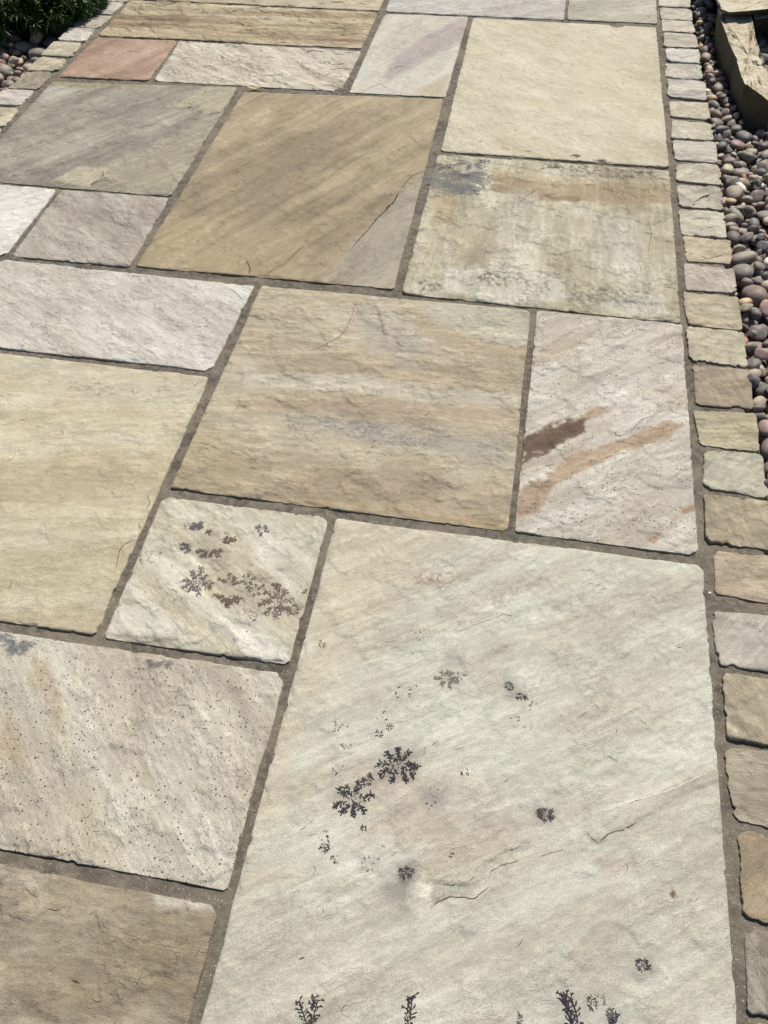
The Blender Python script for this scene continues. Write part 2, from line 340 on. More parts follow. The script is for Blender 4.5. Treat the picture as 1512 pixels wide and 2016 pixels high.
             ([(-0.0566, 0.0261), (0.2731, 0.0413), (0.2754, 0.013), (0.0307, 0.0133)], (178, 148, 96), 0.02, 0.012, 0.7, 0),
             ([(-0.3158, 0.1057), (-0.2524, 0.1524), (-0.1416, 0.0855), (-0.1571, 0.0157), (-0.2849, 0.0176)], (184, 162, 118), 0.03, 0.02, 0.5, 0)],
       'Hs': [([(-0.0874, 0.5531), (-0.0676, 0.5067), (-0.0732, 0.4583), (-0.0915, 0.4248), (-0.0466, 0.4015), (0.0034, 0.4542), (-0.0332, 0.5444)], -0.0014, 0.001),
              ([(-0.1976, 0.3641), (-0.0466, 0.4015), (0.0234, 0.3399), (-0.0829, 0.2961), (-0.1641, 0.3116)], 0.0008, 0.001)],
       'Rg': [],
       'al': 0.4,
       'ax': 0.05,
       'band': 1.5,
       'dir': 0.03,
       'label': 'large tan slab with swirled bands of white and blue grey, in the middle of the paving',
       'mott': 0.8,
       'pal': [(0, (168, 148, 118)), (0.35, (186, 166, 134)), (0.6, (196, 179, 147)), (1, (204, 190, 162))],
       'q': [(-0.2801, 0.5728), (0.2756, 0.5734), (0.2751, 0.016), (-0.2849, 0.0176)],
       'rough': 1.2,
       'step': 0.9},
 'N': {'B': [],
       'Cr': [([(0.4293, 0.2639), (0.444, 0.2514), (0.4655, 0.2596), (0.485, 0.2937), (0.5052, 0.3043)], 0.0008), ([(0.3246, 0.1607), (0.341, 0.1701)], 0.0007),
              ([(0.4146, 0.1897), (0.4397, 0.2053), (0.4651, 0.2151)], 0.0005)],
       'D': [],
       'F': [([(0.2883, 0.2212), (0.3264, 0.2592), (0.3695, 0.2835), (0.4, 0.3009), (0.4028, 0.2911), (0.3876, 0.2612), (0.3542, 0.2217), (0.3213, 0.1892), (0.2889, 0.162)], (104, 72, 52), 0.005,
              0.012, 0.92, 0),
             ([(0.3695, 0.2835), (0.3998, 0.3099), (0.4441, 0.3257), (0.4352, 0.3114), (0.4003, 0.2844)], (186, 156, 118), 0.004, 0.006, 0.8, 0),
             ([(0.3216, 0.1075), (0.3319, 0.1481), (0.3638, 0.1935), (0.4312, 0.2361), (0.5002, 0.2748), (0.5572, 0.3048), (0.5611, 0.2966), (0.5165, 0.2493), (0.4566, 0.2162), (0.4146, 0.1897),
               (0.3659, 0.1333)],
              (186, 152, 118), 0.004, 0.008, 0.85, 0),
             ([(0.4656, 0.2658), (0.5354, 0.2989), (0.517, 0.2652), (0.482, 0.2237), (0.4651, 0.2175)], (176, 138, 102), 0.004, 0.01, 0.5, 0),
             ([(0.2858, 0.0433), (0.2881, 0.1133), (0.3163, 0.1288), (0.3478, 0.1282), (0.3349, 0.088), (0.32, 0.0644), (0.293, 0.0444)], (186, 150, 118), 0.004, 0.007, 0.85, 0),
             ([(0.5435, 0.105), (0.5698, 0.1251), (0.5686, 0.1038), (0.5468, 0.093)], (176, 135, 100), 0.003, 0.004, 0.85, 0),
             ([(0.4901, 0.0303), (0.5099, 0.0484), (0.5015, 0.0252)], (184, 142, 108), 0.004, 0.006, 0.8, 0),
             ([(0.2909, 0.4373), (0.3436, 0.4972), (0.4105, 0.5301), (0.3639, 0.4629), (0.3228, 0.4248), (0.2953, 0.4121)], (190, 170, 138), 0.008, 0.008, 0.6, 0),
             ([(0.4306, 0.3473), (0.5116, 0.373), (0.5281, 0.336), (0.4828, 0.266), (0.4311, 0.2458)], (218, 212, 200), 0.02, 0.01, 0.6, 0)],
       'Hs': [([(0.4755, 0.3608), (0.5208, 0.3811), (0.5237, 0.3353), (0.4917, 0.2797), (0.4354, 0.2513), (0.4267, 0.2635), (0.4529, 0.3116)], 0.0014, 0.001),
              ([(0.2854, 0.4962), (0.331, 0.5654), (0.4297, 0.5641), (0.3621, 0.5229), (0.3071, 0.4544)], 0.001, 0.001),
              ([(0.4728, 0.1702), (0.5738, 0.2204), (0.5714, 0.1523), (0.4968, 0.1406)], 0.001, 0.001)],
       'Rg': [],
       'al': 0.3,
       'ax': 0.035,
       'dir': 0.677,
       'label': 'pinkish cream slab with a dark brown oval patch and many pinholes, beside the kerb',
       'mott': 0.5,
       'pal': [(0, (186, 170, 150)), (0.4, (200, 188, 170)), (0.7, (208, 199, 184)), (1, (216, 210, 196))],
       'pits': 0.75,
       'q': [(0.2876, 0.5751), (0.5685, 0.5736), (0.5656, 0.0151), (0.2862, 0.0167)],
       'rough': 1.1,
       'step': 0.9},
 'P': {'B': [],
       'Cr': [],
       'D': [((-0.4049, -0.2943), 0.0223, 'fan', 71, (122, 122, 126), 180, 365, 16), ((-0.4321, -0.2843), 0.015, 'fan', 72, (134, 132, 136), 200, 350, 8),
             ((-0.1989, -0.2919), 0.0131, 'fan', 73, (128, 126, 130), 190, 350, 10), ((-0.1815, -0.2874), 0.0131, 'fan', 74, (132, 130, 132), 200, 340, 8)],
       'F': [([(-0.3771, -0.313), (-0.3499, -0.3249), (-0.3123, -0.3659), (-0.2774, -0.4194), (-0.2855, -0.4208), (-0.3198, -0.3823), (-0.368, -0.3439)], (190, 158, 118), 0.014, 0.008, 0.7, 0),
             ([(-0.3788, -0.4071), (-0.3516, -0.4173), (-0.3193, -0.4616), (-0.3231, -0.4759), (-0.3555, -0.4537)], (188, 158, 118), 0.014, 0.008, 0.6, 0),
             ([(-0.2443, -0.4627), (-0.1755, -0.5287), (-0.1496, -0.5605), (-0.1763, -0.5592), (-0.2231, -0.5117)], (192, 172, 132), 0.025, 0.01, 0.5, 0),
             ([(-0.1509, -0.4333), (-0.0368, -0.5113), (-0.0271, -0.5629), (-0.1029, -0.5643)], (214, 210, 196), 0.04, 0.02, 0.5, 0)],
       'Hs': [],
       'Rg': [],
       'al': 0.35,
       'ax': 0.06,
       'dir': -0.824,
       'label': 'large pinkish cream slab peppered with black pinholes, at the lower left edge',
       'mott': 0.5,
       'pal': [(0, (188, 174, 152)), (0.35, (202, 190, 168)), (0.7, (210, 202, 182)), (1, (218, 212, 194))],
       'pits': 1.0,
       'q': [(-0.585, -0.284), (-0.01, -0.282), (-0.01, -0.567), (-0.585, -0.569)],
       'rough': 1.1,
       'step': 0.7},
 'Q': {'B': [],
       'Cr': [([(-0.2481, -0.6035), (-0.2383, -0.6104), (-0.2274, -0.6131)], 0.0008), ([(-0.0808, -0.6814), (-0.077, -0.6707), (-0.0765, -0.6641)], 0.0006),
              ([(-0.1541, -0.6856), (-0.1425, -0.6871)], 0.0009), ([(-0.212, -0.6227), (-0.1977, -0.6219), (-0.1947, -0.6186)], 0.0008), ([(-0.0251, -0.6413), (-0.0217, -0.6371)], 0.0009)],
       'D': [],
       'F': [([(-0.0965, -0.5816), (-0.0182, -0.5811), (-0.0132, -0.5913), (-0.0852, -0.5954)], (212, 206, 192), 0.004, 0.004, 0.8, 0),
             ([(-0.1557, -0.624), (-0.0074, -0.6253), (-0.0033, -0.6753), (-0.1257, -0.6665)], (150, 130, 98), 0.04, 0.02, 0.5, 0),
             ([(-0.2348, -0.6955), (-0.1218, -0.676), (-0.0098, -0.691), (-0.1039, -0.7198), (-0.2132, -0.7389)], (140, 118, 90), 0.04, 0.02, 0.5, 0),
             ([(-0.2903, -0.5845), (-0.2216, -0.5904), (-0.2383, -0.6104), (-0.2769, -0.6113)], (194, 184, 162), 0.02, 0.02, 0.6, 0)],
       'Hs': [],
       'Rg': [],
       'al': 0.3,
       'ax': 0.09,
       'dir': 0.049,
       'extend': True,
       'label': 'grey brown rough slab in the bottom left corner of the picture',
       'mott': 0.9,
       'pal': [(0, (150, 132, 106)), (0.4, (174, 156, 128)), (0.7, (188, 172, 146)), (1, (204, 192, 170))],
       'q': [(-0.86, -0.583), (-0.0115, -0.586), (-0.0115, -0.86), (-0.86, -0.86)],
       'rough': 1.5,
       'step': 1.0},
 'S': {'B': [],
       'Cr': [([(-0.0737, -0.0568), (-0.0665, -0.0496)], 0.0009), ([(-0.2159, -0.172), (-0.2037, -0.1792)], 0.0006), ([(-0.0312, -0.2644), (-0.0276, -0.2556)], 0.0005)],
       'D': [((-0.2144, -0.062), 0.0187, 'fern', 51, (96, 92, 96), 20, 160, 6), ((-0.2105, -0.0917), 0.0201, 'fern', 52, (89, 84, 88), 150, 260, 4),
             ((-0.182, -0.0921), 0.024, 'fern', 53, (99, 87, 82), 180, 360, 7), ((-0.1658, -0.0775), 0.0137, 'fern', 54, (104, 88, 81), -20, 80, 4),
             ((-0.1934, -0.0617), 0.0081, 'blob', 55, (106, 80, 70), 60, 110, 3), ((-0.1508, -0.0691), 0.0089, 'blob', 56, (107, 78, 68), 0, 180, 3),
             ((-0.11, -0.0423), 0.0122, 'fern', 57, (95, 90, 92), 0, 360, 7), ((-0.18, -0.1541), 0.0248, 'fern', 58, (111, 101, 99), 0, 360, 10),
             ((-0.1254, -0.1701), 0.0229, 'fern', 59, (103, 86, 79), 190, 350, 8), ((-0.1327, -0.1511), 0.0193, 'fern', 60, (110, 97, 92), 0, 180, 6),
             ((-0.1063, -0.1376), 0.0116, 'fern', 61, (100, 87, 84), 0, 360, 6), ((-0.0901, -0.1553), 0.0146, 'fern', 62, (106, 93, 90), 0, 360, 6),
             ((-0.0545, -0.1703), 0.0258, 'fern', 63, (107, 93, 89), 0, 360, 10), ((-0.058, -0.1483), 0.013, 'fern', 64, (100, 78, 70), 60, 120, 3),
             ((-0.0244, -0.1788), 0.0135, 'fern', 65, (109, 96, 92), 0, 360, 8), ((-0.0859, -0.2115), 0.0164, 'dots', 66, (98, 89, 92), 0, 360, 9),
             ((-0.2686, -0.1187), 0.0176, 'dots', 67, (117, 108, 102), 0, 360, 9), ((-0.0117, -0.1481), 0.0084, 'fern', 68, (96, 84, 80), 0, 360, 5),
             ((-0.1542, -0.1072), 0.0182, 'dots', 69, (128, 117, 110), 0, 360, 8)],
       'F': [([(-0.2955, -0.2228), (-0.2348, -0.2041), (-0.1724, -0.2247), (-0.1696, -0.2558), (-0.2153, -0.2574), (-0.2828, -0.2642)], (224, 220, 206), 0.006, 0.012, 0.7, 0),
             ([(-0.1096, -0.2274), (-0.0261, -0.2264), (-0.0154, -0.2682), (-0.0757, -0.2652)], (222, 218, 204), 0.006, 0.012, 0.7, 0),
             ([(-0.1424, -0.0351), (-0.1021, -0.0593), (-0.0261, -0.1339), (-0.0293, -0.1527), (-0.1073, -0.0997)], (220, 216, 200), 0.01, 0.01, 0.6, 0),
             ([(-0.2707, -0.1063), (-0.2293, -0.1289), (-0.1757, -0.1673), (-0.1894, -0.1741), (-0.2494, -0.1418)], (220, 216, 200), 0.008, 0.01, 0.6, 0),
             ([(-0.1689, -0.1383), (-0.1518, -0.1542), (-0.1487, -0.1766), (-0.1615, -0.1741)], (200, 188, 140), 0.01, 0.006, 0.5, 0)],
       'Hs': [([(-0.2993, -0.2235), (-0.2348, -0.2041), (-0.1701, -0.2269), (-0.1769, -0.257), (-0.2828, -0.2642)], 0.0013, 0.001),
              ([(-0.1096, -0.2274), (-0.0211, -0.2315), (-0.016, -0.2659), (-0.0757, -0.2652)], 0.0012, 0.001)],
       'Rg': [],
       'al': 0.25,
       'ax': 0.03,
       'dir': -0.556,
       'label': 'small cream slab carrying a cluster of brown and grey fern shaped marks',
       'mott': 0.5,
       'pal': [(0, (188, 176, 148)), (0.35, (202, 192, 164)), (0.65, (211, 204, 180)), (1, (218, 214, 196))],
       'q': [(-0.2911, -0.0022), (-0.0097, -0.0015), (-0.0098, -0.2673), (-0.2863, -0.269)],
       'rough': 1.1,
       'step': 0.9},
 'T': {'B': [],
       'Cr': [([(0.231, -0.5456), (0.2382, -0.5371), (0.2509, -0.5289), (0.2685, -0.5269), (0.2787, -0.5274), (0.2885, -0.519), (0.2949, -0.5106)], 0.0011),
              ([(0.2947, -0.5021), (0.2968, -0.4931), (0.3094, -0.4846), (0.3269, -0.4758)], 0.0007), ([(0.4037, -0.4267), (0.4112, -0.4352), (0.421, -0.4402)], 0.0006),
              ([(0.421, -0.4402), (0.4281, -0.4311), (0.4372, -0.4235), (0.4494, -0.419), (0.4665, -0.4075)], 0.0009), ([(0.3506, -0.4682), (0.3653, -0.461), (0.3802, -0.4537)], 0.0005),
              ([(0.2698, -0.1466), (0.28, -0.1363), (0.2949, -0.1382)], 0.0005), ([(0.092, -0.6227), (0.0983, -0.6195)], 0.0014)],
       'D': [((0.1679, -0.3833), 0.0302, 'fern', 3, (46, 42, 50), 0, 360, 9), ((0.116, -0.4384), 0.0269, 'fern', 5, (50, 48, 52), 0, 360, 8),
             ((0.1309, -0.4103), 0.0078, 'fern', 7, (55, 54, 56), 0, 360, 8), ((0.2147, -0.4198), 0.014, 'dots', 8, (42, 40, 52), 0, 360, 9),
             ((0.3095, -0.2568), 0.0166, 'dots', 9, (52, 48, 60), -70, -20, 5), ((0.2979, -0.2495), 0.0063, 'fern', 10, (60, 56, 66), 0, 360, 7),
             ((0.3148, -0.2635), 0.0062, 'fern', 11, (48, 44, 56), 0, 360, 7), ((0.1601, -0.28), 0.0139, 'dots', 12, (52, 52, 50), 0, 360, 7),
             ((0.1359, -0.323), 0.0096, 'dots', 13, (48, 48, 48), 0, 360, 5), ((0.1338, -0.3458), 0.0047, 'fern', 14, (48, 48, 48), 0, 360, 5),
             ((0.1469, -0.3349), 0.0041, 'fern', 15, (60, 58, 56), 0, 360, 5), ((0.0802, -0.3468), 0.0122, 'dots', 16, (72, 66, 62), 0, 360, 8),
             ((0.0939, -0.3694), 0.0067, 'dots', 17, (70, 66, 60), 0, 360, 6), ((0.0917, -0.4042), 0.0085, 'dots', 18, (52, 50, 52), 0, 360, 6),
             ((0.1359, -0.4734), 0.0063, 'fern', 19, (40, 38, 42), 20, 160, 4), ((0.0924, -0.4882), 0.0075, 'dots', 20, (50, 48, 50), 0, 360, 7),
             ((0.0945, -0.5005), 0.0056, 'fern', 21, (36, 34, 40), 0, 360, 8), ((0.1032, -0.5086), 0.0105, 'dots', 22, (44, 42, 46), -60, 10, 8),
             ((0.2496, -0.3777), 0.0098, 'dots', 23, (52, 50, 54), 0, 360, 7), ((0.3563, -0.4162), 0.0113, 'fern', 24, (50, 46, 52), 0, 360, 9),
             ((0.197, -0.5119), 0.0085, 'fern', 25, (70, 66, 70), 0, 360, 9), ((0.4708, -0.5633), 0.0079, 'fern', 26, (40, 38, 50), 0, 360, 9),
             ((0.1516, -0.5063), 0.011, 'dots', 27, (130, 128, 128), 0, 360, 12), ((0.3127, -0.2994), 0.0094, 'dots', 28, (110, 106, 98), 0, 360, 7),
             ((0.2126, -0.252), 0.0154, 'fern', 29, (118, 114, 104), 0, 360, 8), ((0.2295, -0.2453), 0.0063, 'dots', 30, (110, 108, 100), 0, 360, 5),
             ((0.1609, -0.1916), 0.0088, 'dots', 31, (100, 100, 90), 0, 360, 5), ((0.0291, -0.2282), 0.0058, 'fern', 32, (92, 84, 72), 0, 360, 5),
             ((0.3325, -0.2725), 0.0068, 'dots', 33, (110, 106, 98), 0, 360, 5), ((0.2483, -0.4839), 0.0049, 'dots', 34, (90, 86, 80), 0, 360, 5),
             ((0.1201, -0.692), 0.0348, 'plume', 35, (44, 42, 50), 65, 110, 3), ((0.2243, -0.6766), 0.0367, 'plume', 36, (46, 42, 52), 75, 105, 2),
             ((0.3398, -0.6537), 0.0237, 'plume', 37, (50, 46, 54), 80, 100, 1), ((0.4035, -0.6472), 0.0418, 'plume', 38, (42, 38, 48), 95, 135, 3),
             ((0.4161, -0.6098), 0.0066, 'fern', 39, (46, 42, 52), 0, 360, 6), ((0.4269, -0.6031), 0.0077, 'dots', 40, (110, 104, 104), 0, 360, 6),
             ((0.4378, -0.6297), 0.0172, 'plume', 41, (44, 40, 52), 40, 150, 3)],
       'F': [([(-0.0036, -0.0027), (0.1811, -0.0041), (0.1073, -0.1396), (0.0449, -0.2757), (0.0172, -0.496), (0.015, -0.5782), (-0.0027, -0.5812), (-0.0111, -0.285)], (212, 192, 160), 0.05, 0.04,
              0.6, 0),
             ([(0.1082, -0.3761), (0.1758, -0.3785), (0.299, -0.4359), (0.3267, -0.4735), (0.2448, -0.5049), (0.1673, -0.4827), (0.1122, -0.4293)], (192, 168, 144), 0.05, 0.04, 0.55, 0),
             ([(0.1459, -0.0922), (0.1963, -0.0624), (0.2173, -0.076), (0.1861, -0.1042), (0.1517, -0.1052)], (160, 122, 96), 0.006, 0.012, 0.6, 1),
             ([(0.2619, -0.101), (0.3346, -0.0571), (0.3426, -0.0651), (0.275, -0.1213), (0.2566, -0.1243)], (168, 148, 130), 0.006, 0.012, 0.45, 1),
             ([(0.3448, -0.1099), (0.3956, -0.0794), (0.4032, -0.0871), (0.3529, -0.1261)], (168, 155, 135), 0.006, 0.012, 0.45, 1),
             ([(0.3848, -0.2118), (0.5241, -0.1569), (0.5194, -0.2649), (0.4017, -0.3407), (0.3546, -0.3068)], (186, 172, 152), 0.03, 0.03, 0.35, 1),
             ([(0.4224, -0.4572), (0.4702, -0.4431), (0.458, -0.4685), (0.4344, -0.4697)], (190, 165, 145), 0.01, 0.012, 0.45, 0),
             ([(-0.0125, -0.6469), (0.0647, -0.5807), (0.1656, -0.6058), (0.0874, -0.6693), (0.015, -0.6963)], (192, 178, 160), 0.05, 0.03, 0.5, 0),
             ([(0.1985, -0.5214), (0.2284, -0.518), (0.2327, -0.5491), (0.2207, -0.5566), (0.2053, -0.5456)], (222, 218, 196), 0.003, 0.004, 0.9, 0),
             ([(0.2284, -0.518), (0.267, -0.5137), (0.2853, -0.4864), (0.3373, -0.4508), (0.3353, -0.4661), (0.2945, -0.4877), (0.2819, -0.5128), (0.2717, -0.5286), (0.2509, -0.5294),
               (0.2321, -0.5448)],
              (184, 180, 164), 0.0015, 0.003, 0.75, 0),
             ([(0.2717, -0.5286), (0.2852, -0.5151), (0.2949, -0.5106), (0.2833, -0.5255)], (220, 216, 196), 0.002, 0.002, 0.7, 0),
             ([(0.1753, -0.5283), (0.1985, -0.5214), (0.2086, -0.5394), (0.1909, -0.5491), (0.1781, -0.5447)], (152, 148, 136), 0.012, 0.006, 0.75, 0),
             ([(0.1496, -0.3622), (0.1867, -0.363), (0.1853, -0.3972), (0.1602, -0.4047), (0.1445, -0.3906)], (120, 114, 112), 0.018, 0.006, 0.55, 0),
             ([(0.09, -0.433), (0.1319, -0.4292), (0.1335, -0.4545), (0.1047, -0.4562)], (150, 146, 140), 0.016, 0.006, 0.4, 0),
             ([(0.2925, -0.2427), (0.3176, -0.2539), (0.3175, -0.2728), (0.2977, -0.2648)], (110, 102, 108), 0.016, 0.004, 0.5, 0),
             ([(0.2005, -0.4111), (0.2326, -0.409), (0.2234, -0.4362), (0.21, -0.4321)], (130, 126, 128), 0.014, 0.004, 0.5, 0),
             ([(0.3441, -0.4094), (0.3691, -0.4084), (0.3636, -0.4249), (0.3481, -0.4244)], (120, 112, 108), 0.014, 0.004, 0.55, 0),
             ([(0.1864, -0.5033), (0.2044, -0.5002), (0.2056, -0.5202), (0.1926, -0.5224)], (95, 90, 92), 0.012, 0.004, 0.6, 0),
             ([(0.133, -0.5005), (0.1608, -0.4988), (0.1574, -0.514), (0.1388, -0.5143)], (140, 138, 136), 0.014, 0.004, 0.5, 0),
             ([(0.263, -0.1915), (0.2982, -0.1817), (0.2928, -0.203), (0.2646, -0.2076)], (165, 152, 140), 0.014, 0.004, 0.6, 0),
             ([(0.2076, -0.2129), (0.232, -0.2049), (0.2303, -0.2214), (0.2097, -0.2288)], (160, 156, 142), 0.014, 0.004, 0.6, 0),
             ([(0.457, -0.558), (0.4821, -0.5511), (0.4816, -0.5715), (0.4596, -0.5753)], (120, 114, 112), 0.012, 0.004, 0.5, 0),
             ([(0.3695, -0.6057), (0.3968, -0.601), (0.4138, -0.6296), (0.3764, -0.6361)], (150, 142, 138), 0.014, 0.004, 0.45, 0),
             ([(0.4297, -0.6193), (0.4484, -0.6161), (0.4484, -0.6236), (0.4298, -0.6268)], (130, 124, 124), 0.012, 0.004, 0.55, 0),
             ([(0.2676, -0.239), (0.295, -0.2306), (0.2965, -0.2497), (0.2622, -0.2554)], (168, 152, 142), 0.02, 0.004, 0.6, 0),
             ([(0.5072, -0.4782), (0.5111, -0.482), (0.5074, -0.4871), (0.5024, -0.4846)], (110, 80, 48), 0.001, 0, 1, 0)],
       'Hs': [([(0.2284, -0.518), (0.267, -0.5137), (0.2853, -0.4864), (0.3373, -0.4508), (0.3353, -0.4661), (0.2945, -0.4877), (0.2819, -0.5128), (0.2717, -0.5286), (0.2319, -0.5437)], -0.0013,
               0.001),
              ([(0.4094, -0.4047), (0.4589, -0.3837), (0.4967, -0.3579), (0.5744, -0.3117), (0.576, -0.3315), (0.5149, -0.3678), (0.4659, -0.4088), (0.4342, -0.4252), (0.4222, -0.4406),
                (0.4038, -0.4304)],
               0.001, 0.0008)],
       'Rg': [([(0.2283, -0.5175), (0.2463, -0.5167), (0.2669, -0.5126), (0.2776, -0.5005), (0.2881, -0.4842), (0.3052, -0.4712), (0.3374, -0.452)], 0.0012, (222, 218, 200)),
              ([(0.4125, -0.4079), (0.4248, -0.4021), (0.4371, -0.395), (0.4514, -0.3849), (0.4726, -0.3775), (0.5155, -0.3561), (0.5687, -0.3207)], 0.0014, (222, 219, 202)),
              ([(0.2143, -0.1787), (0.2383, -0.1637), (0.2696, -0.144)], 0.0005, (170, 160, 146))],
       'al': 0.35,
       'ax': 0.03,
       'band': 1.6,
       'dir': 0.574,
       'extend': True,
       'label': 'largest pale cream slab with scattered black fern marks, nearest the camera beside the kerb setts',
       'mott': 0.5,
       'pal': [(0, (180, 172, 152)), (0.3, (194, 187, 166)), (0.55, (202, 199, 179)), (0.8, (209, 209, 190)), (1, (194, 195, 172))],
       'q': [(0.002, -0.002), (0.571, -0.002), (0.568, -0.845), (0.002, -0.845)],
       'rough': 0.6,
       'step': 0.25,
       'streak': 0.85},
 'U1': {'B': [],
        'Cr': [],
        'D': [],
        'F': [],
        'Hs': [],
        'Rg': [],
        'al': 0.3,
        'ax': 0.06,
        'cell': 0.008,
        'dir': 0.3,
        'label': 'cream slab beyond the left edge of the picture',
        'mott': 0.5,
        'pal': [(0, (190, 178, 150)), (1, (210, 200, 176))],
        'q': [(-1.122, 0.58), (-0.884, 0.58), (-0.884, 0.02), (-1.122, 0.02)],
        'rough': 0.9,
        'step': 0.5},
 'U2': {'B': [],
        'Cr': [],
        'D': [],
        'F': [],
        'Hs': [],
        'Rg': [],
        'al': 0.3,
        'ax': 0.06,
        'cell': 0.008,
        'dir': 0.8,
        'label': 'tan slab beyond the left edge of the picture',
        'mott': 0.5,
        'pal': [(0, (170, 150, 118)), (1, (192, 174, 140))],
        'q': [(-1.122, 0.005), (-0.875, 0.005), (-0.875, -0.27), (-1.122, -0.27)],
        'rough': 0.9,
        'step': 0.5},
 'U3': {'B': [],
        'Cr': [],
        'D': [],
        'F': [],
        'Hs': [],
        'Rg': [],
        'al': 0.3,
        'ax': 0.06,
        'cell': 0.008,
        'dir': 0.8,
        'label': 'buff slab beyond the left edge of the picture',
        'mott': 0.5,
        'pal': [(0, (186, 174, 146)), (1, (204, 194, 170))],
        'q': [(-1.122, -0.285), (-0.6, -0.285), (-0.6, -0.56), (-1.122, -0.56)],
        'rough': 0.9,
        'step': 0.5}}
